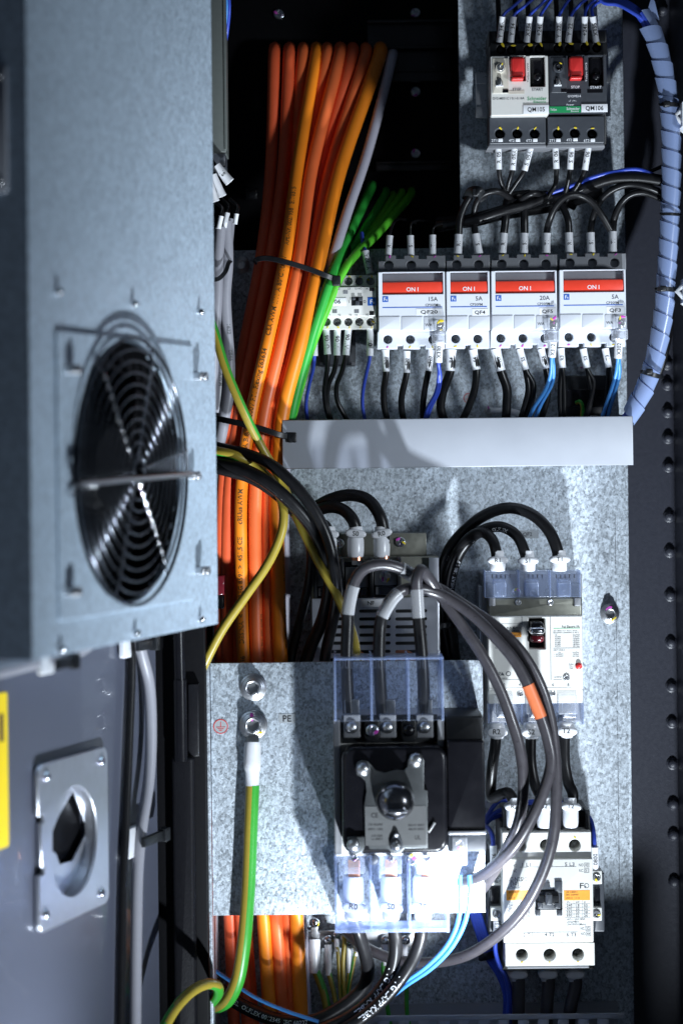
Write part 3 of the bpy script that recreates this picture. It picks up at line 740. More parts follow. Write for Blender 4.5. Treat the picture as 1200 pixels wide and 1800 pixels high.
# ================================================================== big cable run on the left
def lerp_pts(tab): return tab
OR = 'orange power cables in the bundle'
orange = [
 # x at y=88, 300, 460, 600, 730, 850, 1000, 1155, 1400, 1610, 1810 ; depth factor ; material ; label
 ([482, 476, 458, 431, 407, 393, 388, 388, 398, 404, 412], -18, 'orange_shade', 'leftmost shaded orange power cable of the bundle'),
 ([508, 498, 475, 448, 421, 404, 399, 400, 412, 424, 436], -12, 'orange_shade', 'second orange power cable from the left at the top'),
 ([532, 512, 488, 466, 444, 424, 416, 416, 424, 432, 446], -18, 'orange_a', 'third orange power cable from the left at the top'),
 ([555, 522, 500, 470, 441, 425, 424, 428, 450, 463, 478], 8, 'orange_lit', 'orange power cable with dark lettering in the middle of the bundle'),
 ([574, 536, 510, 482, 458, 440, 436, 440, 452, 462, 474], -14, 'orange_a', 'orange power cable hidden behind the lettered one'),
 ([597, 547, 524, 494, 464, 450, 449, 452, 474, 485, 500], 4, 'orange_a', 'coral orange power cable right of the lettered one'),
 ([619, 563, 535, 506, 480, 466, 462, 466, 480, 490, 504], -10, 'orange_shade', 'orange power cable third from the right at the top'),
 ([642, 579, 546, 515, 481, 472, 471, 474, 494, 504, 514], -2, 'orange_a', 'orange power cable second from the right at the top'),
 ([667, 597, 560, 528, 496, 486, 488, 493, 510, 521, 530], 6, 'orange_lit', 'rightmost lit orange power cable of the bundle'),
]
YS = [88, 300, 460, 600, 730, 850, 1000, 1155, 1400, 1610, 1810]
DS = [-46, -6, 42, 62, 66, 60, 52, 46, 40, 40, 38]
for i, (xs_, dd, mt, lab) in enumerate(orange):
    pts = [(xs_[0] + 1, 84, -64)] + [(xs_[0], 97, -46)] + [(x, y, d + dd * (1 if y < 700 else .5)) for x, y, d in zip(xs_[1:], YS[1:], DS[1:])]
    path = pathpx(pts, 10); rmm = (4.9, 5.0, 4.8, 5.0, 4.8, 5.2, 4.9, 4.8, 5.7)[i]
    pr = None
    t = Thing('power_cable', lab, 'cable', P(xs_[-1], 1810, 0), OR)
    g = G(); g.tube(path, rmm * .001, 16); t.part('jacket', g, mt)
    if i in (3, 8, 5, 7):
        words = ['A/B 80°C 1000V FT1 Flexing E63634', 'CSA AWM 1/11 A 80°C 1000V', 'Art.-Nr. 0027958   E170315'] if i == 3 else ['0027 958  CE  LAPP SERVO FD 796', '51 1 B3634 V0001', 'VW-1  80°C  600V AWM I/II']
        L, at = path_tools(path)
        rp = path[::-1]; s = .100 if i == 3 else .06 + .03 * i
        if i == 3: words = ['SERVO FD 796', 'DESINA  < VDE-REG 8591 >  451,5 CE', 'cRUus AWM', 'VW-1'] + words; s = L * .315
        for wd in words:
            q = G(); w = wrap_text(q, rp, rmm * .001, wd, s, .0036 if i == 3 else .0020, ang=0.1 if i == 3 else -1.0); s += w + .010
            if s < L * .95: t.part('printed_text', q, 'ink_brown')
cable('signal_cable', 'white cable beside the rightmost orange one', 'cable', [(690, 92, -62), (688, 104, -46), (672, 170, -32), (642, 280, -8), (612, 368, 16), (586, 450, 36), (566, 515, 46), (550, 570, 50), (534, 640, 50), (512, 730, 48), (500, 850, 40), (501, 1000, 34), (504, 1155, 30), (530, 1610, 24), (540, 1810, 24)], 4.1, 'white_cable')
gr = [((651, 330), (612, 414), (585, 478), (564, 540), 9, 4.0, 'green_cable', 'thick dark green cable, leftmost of the green fan'),
      ((676, 340), (630, 420), (590, 480), (566, 545), 0, 3.2, 'green_cable', 'green cable second from left in the fan'),
      ((689, 346), (642, 420), (596, 480), (568, 548), -5, 2.8, 'lime_cable', 'thin green cable in the middle of the fan'),
      ((704, 342), (652, 415), (602, 476), (571, 545), -2, 3.2, 'lime_cable', 'bright green cable second from right in the fan'),
      ((721, 341), (664, 410), (606, 472), (573, 545), 5, 3.4, 'lime_cable', 'bright green cable, rightmost of the green fan')]
for i, (a, b, c, d, dd, r_, mt, lab) in enumerate(gr):
    o_ = (i - 1) * 1.5 if i else 0
    cable('control_cable', lab, 'cable', [(a[0] + 2, a[1] - 5, -70), (a[0], a[1] + 2, -55), (*b, 0 + dd), (*c, 44 + dd), (*d, 54 + dd), (541 + o_, 615, 56 + dd), (519 + o_, 695, 54 + dd), (508 + o_ * .6, 745, 50 + dd), (500, 800, 36 + dd), (497, 900, 24 + dd)], r_, mt, 'green cables in a fan', print_=['AWG 18  CE  600V', 'IEC 60228  1000V'] if i == 0 else None, pmat='ink', ph=1.9, start=.14, ang=-.9)
# grey cables and wire ferrules at the left, half hidden by the fan box
cb = Thing('relay_terminal', 'tall grey green terminal module edge above the white ferrules', 'terminal', P(388, 285, 20))
g = G(); g.box(360, -40, 396, 268, 20, 60, 1); cb.part('body', g, 'module_grey')
g = G(); g.box(362, 264, 396, 292, 20, 52, 1); cb.part('foot', g, 'dark_plastic')
g = G(); g.box(393, -40, 397.5, 262, 50, 61, .3); cb.part('edge_strip', g, 'module_grey')
for i, (x, c_) in enumerate(((396, 'light_blue_wire'), (400, 'blue_wire'))):
    cable('signal_wire', ['light blue wire at the top beside the grey module', 'dark blue wire at the top beside the grey module'][i], 'wire', [(x - 2, -40, 30), (x + 3, 10, 32), (x, 50, 26), (x - 6, 90, 14)], 1.4, c_)
for i, (x0, y0, x1, y1, w, tx) in enumerate(((404, 320, 380, 292, 17, 'S1'), (391, 345, 374, 308, 15, ''), (379, 354, 366, 314, 14, ''), (394, 400, 400, 374, 9, ''), (413, 394, 416, 376, 8, ''), (384, 402, 389, 380, 9, ''))):
    dd = 66 + i % 3 * 6
    lab = ['large white marker sleeve pointing right under the grey module', 'white marker sleeve second from the top under the grey module', 'white marker sleeve half hidden by the fan box edge', 'small pale ferrule in the tied cluster, centre', 'small pale ferrule in the tied cluster, right', 'small pale ferrule in the tied cluster, left'][i]
    marked_wire(tx, (x0, y0, dd), (x1, y1, dd), [(x1 - 8, y1 - 12, dd - 6), (x1 - 14, y1 - 30, 50)] if i < 3 else [(x1 + 2, y1 - 12, dd - 4), (x1 - 12, y1 - 26, 56)], lab, 1.4, w * K(66) * .5, 'black_cable', 'ferrules left of the orange bundle', tsize=3.4 if i < 3 else 2)
for i, (pts, r_) in enumerate((([(404, 386, 52), (399, 440, 56), (392, 500, 60), (387, 580, 62), (386, 650, 62), (384, 690, 62), (380, 724, 60)], 4.2), ([(398, 390, 60), (400, 460, 62), (396, 520, 64), (399, 580, 64), (403, 640, 64), (402, 690, 64), (396, 726, 62), (388, 770, 60), (380, 800, 58)], 4.6), ([(388, 400, 66), (384, 450, 68), (382, 520, 70), (376, 620, 70), (374, 720, 68)], 4.2))):
    cable('data_cable', ['pale grey cable left of the orange bundle, middle of three', 'pale grey cable nearest to the orange bundle with small print', 'pale grey cable along the fan box edge'][i], 'cable', pts, r_, 'cable_grey', 'grey data cables', print_=['1622', '0846', 'AWM'] if i < 2 else None, pmat='ink_grey', ph=3, start=.08, gap=.012, ang=.4)
cable_tie('black cable tie round the pale grey cables', [(372, 492, 76), (384, 490, 78), (396, 478, 76), (402, 462, 70), (408, 457, 60)], 3.4)
cable_tie('long black cable tie across the upper orange bundle', [(448, 462, 40), (452, 456, 52), (470, 454, 62), (500, 460, 68), (540, 472, 68), (572, 484, 68), (590, 492, 64)], 4.2, head=(591, 493, 66), headpx=(15, 18))
cable_tie('black cable tie across the lower orange bundle above the yellow cable', [(372, 732, 66), (384, 736, 76), (420, 744, 82), (460, 754, 82), (490, 764, 80), (510, 768, 74)], 4.6, head=(513, 769, 76), headpx=(16, 18))
# heavy black feeders from behind the box
bf = 'heavy black feeder cables'
cable('feeder_cable', 'upper black feeder sweeping right from behind the fan box', 'cable', [(340, 770, 70), (380, 786, 84), (430, 797, 96), (475, 816, 106), (515, 850, 112), (550, 894, 114), (575, 945, 112), (587, 995, 108), (592, 1040, 100), (585, 1090, 84), (572, 1150, 60), (566, 1210, 40)], 4.4, 'black_cable', bf)
cable('feeder_cable', 'middle black feeder sweeping over the yellow cable', 'cable', [(340, 800, 70), (382, 812, 90), (430, 826, 104), (470, 848, 112), (510, 882, 112), (550, 930, 106), (574, 980, 100), (580, 1020, 92), (568, 1085, 76), (545, 1140, 58), (528, 1200, 40)], 5.0, 'black_cable', bf)
cable('feeder_cable', 'thin black feeder under the two upper ones', 'cable', [(340, 806, 80), (386, 826, 96), (440, 842, 98), (490, 875, 98), (530, 920, 92), (545, 960, 84), (545, 1010, 74), (530, 1080, 58), (513, 1150, 44), (505, 1210, 36)], 3.6, 'black_cable', bf)
cable('earth_cable', 'long yellow green earth cable crossing the orange bundle down to the switch', 'cable', [(352, 520, 90), (376, 580, 98), (396, 645, 104), (428, 722, 106), (462, 790, 94), (492, 842, 90), (520, 905, 96), (556, 980, 100), (594, 1050, 104), (618, 1110, 100), (628, 1160, 92), (634, 1220, 80)], 3.5, ['earth_yellow', 'earth_green'], split=lambda i, j: 1 if (j in (9, 10, 11, 12) and i < 30) or j in (5, 6, 7) else 0)
cable('earth_cable', 'short yellow green earth cable looping below the black feeders', 'cable', [(340, 775, 60), (380, 792, 92), (412, 800, 98), (448, 818, 94), (482, 852, 100), (497, 890, 106), (496, 930, 110), (474, 985, 112), (430, 1050, 112), (392, 1105, 110), (368, 1150, 106), (350, 1190, 100)], 3.5, ['earth_yellow', 'earth_green'], split=lambda i, j: 1 if (4 <= j <= 8) or (i < 18 and j in (2, 3)) or (i > 60 and j in (2, 3)) else 0)
cl = Thing('cable_plug', 'small dark red plug at the fan box edge by the orange cables', 'plug', P(385, 1040, 60))
g = G(); g.box(374, 1012, 394, 1046, 50, 72, 1); cl.part('body', g, 'dark_red')
g = G(); g.box(376, 1046, 393, 1070, 50, 68, 1); cl.part('tail', g, 'black_plastic')

# ================================================================== loops from the main switch to the right
mg = 'grey loop cables of the main switch'
def loop_cable(lab, rise, sleeve, rest, r_=4.3, tape=None):
    t = Thing('loop_cable', lab, 'cable', P(*rise[0]), mg)
    path = pathpx(rise + rest, 8); g = G(); g.tube(path, r_ * .001, 16); t.part('jacket', g, 'grey_cable')
    k = max(i for i, p in enumerate(rise) if p[1] > sleeve[0][1] + 4); hp_ = pathpx(rise[:k + 1] + [sleeve[0]], 8); g = G(); g.tube(hp_, (r_ + .25) * .001, 16); t.part('shrink_tube', g, 'black_cable')
    sp = pathpx(sleeve, 6); g = G(); g.tube(sp, (r_ + .5) * .001, 16); sl = t.part('clear_marker_sleeve', g, 'clear_sleeve')
    if tape:
        tp = pathpx(tape, 6); g = G(); g.tube(tp, (r_ + .35) * .001, 16); t.part('colour_tape', g, 'tape_orange')
    return t
loop_cable('loop cable leaving the left pole of the main switch upwards', [(614, 1262, 150), (610, 1200, 150), (609, 1150, 148), (611, 1090, 146), (615, 1058, 146), (623, 1022, 146), (640, 1000, 146), (670, 992, 144), (700, 998, 140)],
    [(611, 1080, 146), (613, 1064, 146), (618, 1040, 146), (621, 1030, 146)], [(722, 1010, 134), (748, 1024, 128), (775, 1037, 124), (819, 1066, 126), (873, 1103, 130), (917, 1148, 132), (949, 1205, 132), (966, 1262, 130), (975, 1330, 128), (977, 1400, 126), (972, 1470, 122), (954, 1532, 116), (920, 1596, 108), (878, 1641, 98), (820, 1679, 84), (760, 1692, 70), (700, 1688, 56), (640, 1664, 40), (600, 1630, 24)])
loop_cable('loop cable from the middle pole with orange tape at the right', [(672, 1262, 150), (668, 1200, 152), (666, 1150, 152), (668, 1100, 150), (675, 1075, 150), (690, 1050, 148), (712, 1036, 144)],
    [(671, 1084, 150), (677, 1072, 150), (690, 1052, 148), (700, 1042, 146)], [(742, 1036, 136), (778, 1047, 132), (829, 1080, 134), (873, 1124, 138), (905, 1163, 140), (928, 1206, 142), (946, 1250, 142), (962, 1300, 142), (968, 1340, 142), (957, 1385, 142), (934, 1438, 140), (904, 1487, 134), (870, 1521, 124), (840, 1542, 112), (800, 1552, 92), (770, 1556, 70)], tape=[(927, 1204, 142), (937, 1228, 142), (947, 1253, 142), (950, 1261, 142)])
loop_cable('loop cable from the right pole with the tightest bend', [(744, 1262, 150), (744, 1200, 152), (741, 1150, 152), (735, 1090, 150), (733, 1050, 150), (732, 1018, 150), (738, 1002, 146), (750, 1012, 138)],
    [(735, 1086, 150), (734, 1072, 150), (732.5, 1048, 150), (732, 1036, 150)], [(772, 1044, 130), (806, 1091, 130), (844, 1147, 132), (876, 1207, 132), (898, 1265, 132), (914, 1320, 130), (919, 1380, 126), (911, 1445, 120), (890, 1492, 112), (862, 1540, 98), (840, 1570, 84), (800, 1600, 60)])
t = Thing('clear_tag', 'clear marker tube on the left loop cable beside the filter', 'marker', P(715, 1005, 140))
g = G(); g.tube(pathpx([(703, 999, 139.6), (712, 1004, 137), (724, 1011, 133.5)], 6), .0052, 16); t.part('tube', g, 'clear_sleeve')

# ================================================================== black cables of the large breaker
for lab, pts in (('right black cable arching over to the large breaker', [(980, 985, 70), (979, 968, 70), (962, 930, 66), (930, 902, 58), (892, 893, 50), (851, 906, 42), (816, 933, 34), (789, 966, 26), (777, 1004, 22), (776, 1037, 20), (779, 1097, 18), (791, 1158, 16), (796, 1230, 14)]),
                 ('middle black cable arching to the large breaker with white print', [(926, 990, 70), (921, 969, 70), (908, 942, 66), (880, 926, 58), (846, 933, 48), (818, 957, 40), (799, 992, 34), (790, 1030, 30), (789, 1070, 26), (795, 1120, 22), (802, 1180, 18)]),
                 ('left black cable with the shortest arch at the large breaker', [(873, 990, 70), (871, 968, 70), (864, 948, 64), (848, 936, 56), (826, 944, 46), (802, 974, 34), (786, 1010, 26), (781, 1050, 14), (784, 1100, 10), (782, 1200, 8)])):
    cable('breaker_cable', lab, 'cable', pts, 4.6 if 'right' in lab else 4.3, 'black_cable', 'arched breaker feeders', print_=['LAPP KABEL OLFLEX', 'HEAT 180 SIF'] if 'left' not in lab else None, ph=3.0, start=.03 if 'middle' in lab else .13, ang=.5, flip=True)
cable_tie('black cable tie round the breaker cables beside the filter', [(770, 1102, 22), (776, 1100, 30), (788, 1098, 32), (797, 1095, 24)], 4.5, head=(780, 1101, 30), headpx=(13, 13))
for i, (lab, pts) in enumerate((('black cable leaving the left lower pole of the large breaker', [(872, 1280, 70), (870, 1310, 70), (865, 1345, 66), (862, 1385, 60), (864, 1402, 62), (880, 1396, 70), (893, 1394, 76), (901, 1406, 78), (903, 1420, 78)]),
                 ('black cable leaving the middle lower pole of the large breaker', [(933, 1280, 70), (932, 1310, 70), (933, 1345, 70), (940, 1380, 72), (952, 1404, 76), (959, 1420, 78)]),
                 ('black cable leaving the right lower pole of the large breaker', [(992, 1280, 70), (991, 1310, 70), (992, 1345, 70), (998, 1375, 72), (1006, 1396, 76), (1004, 1420, 78)]))):
    cable('breaker_cable', lab, 'cable', pts, 4.3, 'black_cable', 'short cables between breaker and contactor')

# ================================================================== DIN rails
def din(lab, x0, x1, y0, y1):
    t = Thing('din_rail', lab, 'rail', P((x0 + x1) / 2, y1, 0), 'aluminium mounting rails')
    g = G(); g.box(x0, y0, x1, y1, 0, 8, .3); t.part('web', g, 'aluminium')
    for a, b in ((y0 - 4, y0 + 16), (y1 - 16, y1 + 4)):
        g = G(); g.box(x0 - .3, a, x1 + .3, b, 6, 9, .3); t.part('flange', g, 'aluminium')
din('aluminium rail behind the two motor protection switches', 836, 1072, 130, 202)

# ================================================================== motor protection switches
def motor_switch(lab, x0, dark, tag_, tagpx):
    """x0: left edge of the front in photo pixels; offsets below are photo pixels as well"""
    b = 'dark_plastic' if dark else 'warm_white'
    t = Thing('motor_protection_switch', lab, 'motor switch', P(x0 + 50, 250, 9), 'motor protection switches')
    y = -1 if dark else 0
    g = G(); g.box(x0 - 2, 66 + y, x0 + 100, 256 + y, 9, 46, 1); t.part('housing', g, 'black_plastic')
    g = G(); loops = [prect(x0 - 1, 76 + y, x0 + 102, 99 + y, 62, .8)]
    hs = [(x0 + 18, 87), (x0 + 36, 88), (x0 + 65.5, 87), (x0 + 85, 86)] if not dark else [(x0 + 15.5, 86), (x0 + 35.5, 86), (x0 + 63, 85), (x0 + 83.5, 85)]
    g.shape(loops + [pcirc(hx, hy + y, 62, 8) for hx, hy in hs], 46, 62, .5); tb = t.part('upper_terminal_block', g, 'black_plastic')
    g = G(); g.box(x0 - 3, 54 + y, x0 + 101, 77 + y, 9, 52, 1); t.part('auxiliary_contact_block', g, 'black_plastic')
    for hx, hy in hs:
        t.screw(hx, hy + y, 47, 6.5, 'pan', 'dull_steel', parent=tb); t.dab(hx + 3, hy + y - 8, 62.2, 5, 'mark_yellow', tb)
    # front with the rocker openings
    face = prect(x0, 98 + y, x0 + 101, 203 + y - (5 if dark else 0), 78, 1)
    stop = prect(x0 + 34, 99 + y, x0 + 61, 142 + y, 78, .5); start = prect(x0 + 69, 99 + y, x0 + 95, 152 + y, 78, .5)
    g = G(); g.shape([face, stop, start], 58, 78, .6); fr_ = t.part('front_cover', g, b)
    g = G(); g.box(x0 + 3, 102 + y, x0 + 31, 164 + y, 78, 79.2, .4, .6); ap = t.part('setting_panel', g, b if dark else 'beige_plastic', fr_)
    g = G(); c = K(78); g.lathe(x0 + 17, 119 + y, [(9.5 * c, 79), (9.5 * c, 81), (8 * c, 82)], 24); dl = t.part('setting_dial', g, 'dark_plastic' if dark else 'beige_plastic')
    t.screw(x0 + 17, 119 + y, 81.5, 6.5, 'pan', 'black_gloss' if dark else 'steel', parent=dl, name='dial_slot'); t.dab(x0 + 20, 112 + y, 83.3, 3, 'mark_yellow', dl)
    g = G(); g.poly([(x0 + 12, 150 + y), (x0 + 13, 139 + y), (x0 + 16, 135 + y), (x0 + 19, 139 + y), (x0 + 20, 150 + y)], 79, 82, .6); t.part('test_lever', g, 'dull_steel')
    g = G(); g.box(x0 + 9, 149 + y, x0 + 22, 152 + y, 79, 81, .3); t.part('lever_slot', g, 'label_white')
    g = G(); g.box(x0 + 21, 157 + y, x0 + 31, 163 + y, 79, 79.6, 0); t.part('sight_window', g, 'black_gloss')
    g = G(); g.box(x0 + 35, 99 + y, x0 + 60, 135 + y, 64, 84, 2.2, 1); rb = t.part('stop_rocker', g, 'red_plastic')
    g = G(); g.box(x0 + 37, 134 + y, x0 + 58, 140 + y, 64, 86, .8, .5); t.part('rocker_lip', g, 'red_plastic', rb)
    g = G(); g.box(x0 + 70, 99 + y, x0 + 94, 150 + y, 60, 74, 3, 2); sb = t.part('start_rocker', g, 'black_gloss')
    g = G(); g.lathe(x0 + 83, 135 + y, [(7.5 * c, 73), (7.2 * c, 75), (5 * c, 76.2), (.3, 76.6)], 20); t.part('rocker_dimple', g, 'black_gloss', sb)
    if not dark:
        g = G(); g.box(x0 + 31, 159, x0 + 59, 165, 78, 78.3, 0); t.part('label_strip', g, 'beige_plastic')
    else:
        g = G(); g.box(x0 + 30, 157, x0 + 56, 164, 78, 78.3, 0); t.part('label_strip', g, 'black_gloss')
        g = G(); g.box(x0 + 67, 157, x0 + 94, 163, 78, 78.3, 0); t.part('label_strip', g, 'black_gloss')
    ik = 'ink_white' if dark else 'ink_grey'
    t.text('STOP', x0 + 46, 157 + y - (3 if dark else 0), 78.3, 4.6, ik, w=15); t.text('START', x0 + 82, 157.5 + y - (3 if dark else 0), 78.3, 4.6, ik, w=20)
    t.text('TeSys GV2', x0 + 65, 128 + y, 78, 2.6, ik, rot=90, w=34)
    if not dark:
        t.text('GV2-ME01C / 0.1-0.16A', x0 + 31, 173, 78, 4, 'ink_grey', w=56)
        t.text('Schneider', x0 + 81, 173, 78, 6.4, 'ink_green', w=34); t.text('Electric', x0 + 86, 179, 78, 3.6, 'ink_green', w=22)
    else:
        t.text('GV2ME14', x0 + 44, 169, 78, 4, ik, w=23); t.text('-/ -=-', x0 + 41, 177, 78, 3.4, ik, w=14); t.text('Power', x0 + 37, 184, 78, 3, ik, w=13)
        g = G(); g.box(x0 + .5, 187, x0 + 56, 198, 78, 78.3, 0); t.part('green_band', g, 'ink_green')
        t.text('TeSys', x0 + 7.5, 192.5, 78.4, 3.6, 'ink_white', w=11.5); t.text('Schneider', x0 + 42, 190.8, 78.4, 4.8, 'ink_white', w=23); t.text('Electric', x0 + 45, 195.4, 78.4, 2.6, 'ink_white', w=14)
    # lower terminals
    hs = [(x0 + 16, 235), (x0 + 46.5, 235), (x0 + 77, 235)] if not dark else [(x0 + 15, 235), (x0 + 45, 234), (x0 + 75.5, 235)]
    g = G(); g.shape([prect(x0 - 3, 205 + y, x0 + 97, 253 + y, 68, 1)] + [pcirc(hx, hy, 68, 8.6) for hx, hy in hs], 46, 68, .8); lb = t.part('lower_terminal_block', g, 'dark_plastic')
    g = G(); g.poly([(x0 - 3, 253 + y), (x0 + 97, 253 + y), (x0 + 98, 260 + y), (x0 - 6, 261 + y)], 40, 64, 1); t.part('bottom_lip', g, 'grey_plastic')
    for i, (hx, hy) in enumerate(hs):
        t.screw(hx, hy, 47, 7, 'pan', 'dull_steel', parent=lb); t.dab(hx + 1, hy - 9.5, 68.3, 3.4, 'mark_yellow', lb)
        g = G(); g.box(hx - 3, hy + 8.5, hx + 5, hy + 14, 66, 68.6, .3); t.part('test_point', g, 'label_white', lb)
        t.text('%dT%d' % (2 * i + 2, i + 1), hx - 10, hy + 12, 68, 4.6, 'ink_white', w=9.5, parent=lb)
    tx0, ty0, tx1, ty1 = tagpx
    g = G(); g.box(tx0, ty0, tx1, ty1, 78.4, 79.0, .1); tg = t.part('device_tag', g, 'label_white')
    t.text(tag_, (tx0 + tx1) / 2, (ty0 + ty1) / 2, 79.0, 7.6, 'ink', w=(tx1 - tx0) * .68, parent=tg)
    return t
motor_switch('white motor protection switch tagged QM105 with red stop rocker', 862, False, 'QM105', (919, 184.5, 964, 200))
motor_switch('dark grey motor protection switch tagged QM106 with green band', 964.5, True, 'QM106', (1021, 183, 1067, 197))

BW = 'blue control wires to the upper motor switches'
top = [('Y134A', (877, 74), (883, 29), [(903, 10), (928, -12)], 'first'), ('Y134', (897, 74), (902, 29), [(925, 8), (950, -14)], 'second'), ('X334', (925, 74), (930, 29), [(950, 8), (972, -16)], 'third'), ('+24E', (945, 74), (949, 29), [(960, 10), (980, -16)], 'fourth'),
       ('Y122A', (980, 74), (982, 29), [(992, 10), (1008, -12)], 'fifth'), ('Y122', (998, 74), (1003, 29), [(1016, 10), (1038, -6), (1060, -12)], 'sixth'), ('+24E', (1026, 74), (1027, 29), [(1032, 12), (1050, -2), (1075, -4)], 'seventh'), ('X335', (1047, 74), (1041, 29), [(1040, 14), (1056, 2), (1085, 0)], 'rightmost')]
for s, a, b, pts, lab in top:
    marked_wire(s, (*a, 60), (*b, 66), [(*p, 62 - 4 * i) for i, p in enumerate(pts)], '%s blue wire with sleeve %s above the motor switches' % (lab, s), 1.25, 2.45, 'blue_wire', BW, tsize=3.2)
for i, x in enumerate((876, 906, 928, 978, 1004, 1030)):
    cable('auxiliary_wire', 'black wire entering behind the sleeves above the motor switches, %s from left' % ['first', 'second', 'third', 'fourth', 'fifth', 'sixth'][i], 'wire', [(x, 62, 30), (x, 40, 34), (x - 1, 10, 32), (x - 3, -30, 20)], 2.0, 'black_cable', 'black wires above the motor switches')
LW = 'black motor feeders under the motor switches'
for s, a, b, pts in (('R105', (875, 256), (876, 298), [(882, 325), (896, 350), (905, 372)]), ('R105A', (904, 256), (900, 299), [(893, 325), (890, 345), (900, 372)]), ('S105A', (933, 256), (921, 300), [(905, 325), (890, 348), (884, 370)]),
                     ('R106', (975, 255), (977, 297), [(975, 325), (966, 340), (955, 360)]), ('S106', (1004, 255), (1001, 298), [(997, 325), (990, 345), (975, 365)]), ('T106', (1034, 255), (1027, 299), [(1015, 325), (1000, 345), (990, 362)])):
    marked_wire(s, (*a, 58), (*b, 56), [(*p, 50 - 7 * i) for i, p in enumerate(pts)], 'black wire with sleeve %s under the motor switches' % s, 1.9, 2.5, 'black_cable', LW, tsize=3.1)

# ================================================================== row of four small breakers
def breaker(lab, x0, x1, poles, amps, tagt, tagpx, dy, lamp_=True):
    """x0,x1: photo columns of the body; dy: the row rises a little to the right"""
    t = Thing('circuit_breaker', lab, 'circuit breaker', P((x0 + x1) / 2, 610 + dy, 8), 'row of small breakers')
    w = (x1 - x0) / poles; Y = lambda y: y + dy
    hx = [x0 + w * (i + .5) - 1 for i in range(poles)]
    g = G(); g.box(x0 + 1, Y(462), x1 - 1, Y(606), 8, 44, .6); t.part('base', g, 'white_plastic')
    # upper terminal housing, stepped between the poles
    up = [(x0 + .5, 478), (x0 + .5, 459)]
    for i in range(poles):
        a = x0 + w * i; up += ([(a + 13, 459), (a + 13, 449)] if i == 0 else [(a + 6, 449)]) + [ (a + w - (8 if i < poles - 1 else 8), 449), (a + w - 8, 455 if i < poles - 1 else 449)]
        if i < poles - 1: up += [(a + w + 6, 455)]
    up += [(x1 - .5, 449), (x1 - .5, 478)]
    q = []
    for p in up:
        if not q or (abs(p[0] - q[-1][0]) + abs(p[1] - q[-1][1])) > .5: q.append(p)
    g = G(); g.shape([[tuple(FRONT.pt(a, Y(b), 52))[:2] for a, b in q]] + [pcirc(h, Y(466), 52, 8) for h in hx], 40, 52, .5); ut = t.part('upper_terminal_cover', g, 'grey_plastic')
    for h in hx:
        t.screw(h, Y(466), 41, 5.5, 'pan', 'dull_steel', parent=ut); t.dab(h + 2, Y(451), 52.2, 3, random.choice(['mark_yellow', 'mark_magenta']), ut)
    # proud middle with the handle window
    g = G(); g.shape([prect(x0 + .8, Y(477.5), x1 - .8, Y(582), 70, .6), prect(x0 + 7.5, Y(479), x1 - 4.5, Y(517), 70, .2)], 40, 70, .5); fc_ = t.part('front_cover', g, 'white_plastic')
    g = G(); g.box(x0 + 7.8, Y(479.3), x1 - 4.8, Y(497), 50, 63, .4); t.part('handle_top', g, 'grey_plastic')
    g = G(); g.box(x0 + 7.8, Y(495.6), x1 - 4.8, Y(515.5), 50, 69, .8); hd = t.part('handle', g, 'red_handle')
    t.text('ON I', (x0 + x1) / 2 + 1, Y(508.5), 69, 7.2, 'ink_white', w=21, parent=hd)
    g = G(); g.box(x0 + 8, Y(521), x0 + 18, Y(531), 69.9, 70.2, 0); lg = t.part('maker_logo', g, 'ink_blue')
    t.text('F', x0 + 12, Y(526), 70.2, 6, 'ink_white', parent=lg, w=3.6); t.text('e', x0 + 15, Y(526.6), 70.2, 5, 'ink_white', parent=lg, w=2.4)
    t.text(amps, x1 - 13, Y(525.5), 70, 7, 'ink_grey', align=1, w=6.5 * len(amps) * .72) if False else t.text(amps, x1 - 13.5, Y(525.5), 70, 7.4, 'ink_grey', align=1)
    t.text('CP30FM', x1 - 13.5, Y(536), 70, 4.2, 'ink_grey', align=1, w=22)
    g = G(); g.box(x0 + 8, Y(539.4), x1 - 6, Y(541), 69.9, 70.15, 0); t.part('blue_line', g, 'ink_blue')
    g = G(); g.box(*tagpx, 69.9, 70.3, 0); tg = t.part('device_tag', g, 'label_white')
    t.text(tagt, (tagpx[0] + tagpx[2]) / 2, (tagpx[1] + tagpx[3]) / 2, 70.3, 6, 'ink', w=(tagpx[2] - tagpx[0]) * .66, parent=tg)
    for i in range(poles):                               # blank covers, one each pole
        a = x0 + w * i + 1.8; g = G(); g.box(a, Y(556.5), a + w - 2.4, Y(580.5), 69.5, 70.6, .4, .6); bl = t.part('blank_cover', g, 'white_plastic')
        if i == poles - 1 and lamp_:
            t.text('WA', a + 8, Y(571), 70.6, 5, 'ink_grey', parent=bl)
    # lower terminals
    lo = [(x0 - 1, 583), (x1 - 1.5, 583), (x1 - 1.5, 613)]
    for i in range(poles - 1, 0, -1):
        a = x0 + w * i; lo += [(a + 5, 613), (a + 5, 607), (a - 5, 607), (a - 5, 613)]
    lo += [(x0 - 1, 613)]
    g = G(); g.shape([[tuple(FRONT.pt(a, Y(b), 60))[:2] for a, b in lo]] + [pcirc(h - 1.5, Y(596.5), 60, 7.8) for h in hx], 38, 60, .6); lt = t.part('lower_terminal_cover', g, 'white_plastic')
    for h in hx:
        t.screw(h - 1.5, Y(596.5), 50, 7.2, 'pan', 'dull_steel', parent=lt); t.dab(h - 2, Y(610), 60.2, 3, random.choice(['mark_yellow', 'mark_yellow', 'mark_magenta']), lt)
    return t
breaker('three pole breaker tagged QF20 with red handle, leftmost in the row', 664, 782.5, 3, '15A', 'QF20', (731, 543, 776.5, 553.5), 0)
breaker('narrow two pole breaker tagged QF4 with red handle', 783.5, 861, 2, '5A', 'QF4', (829, 543, 857, 555), -1, False)
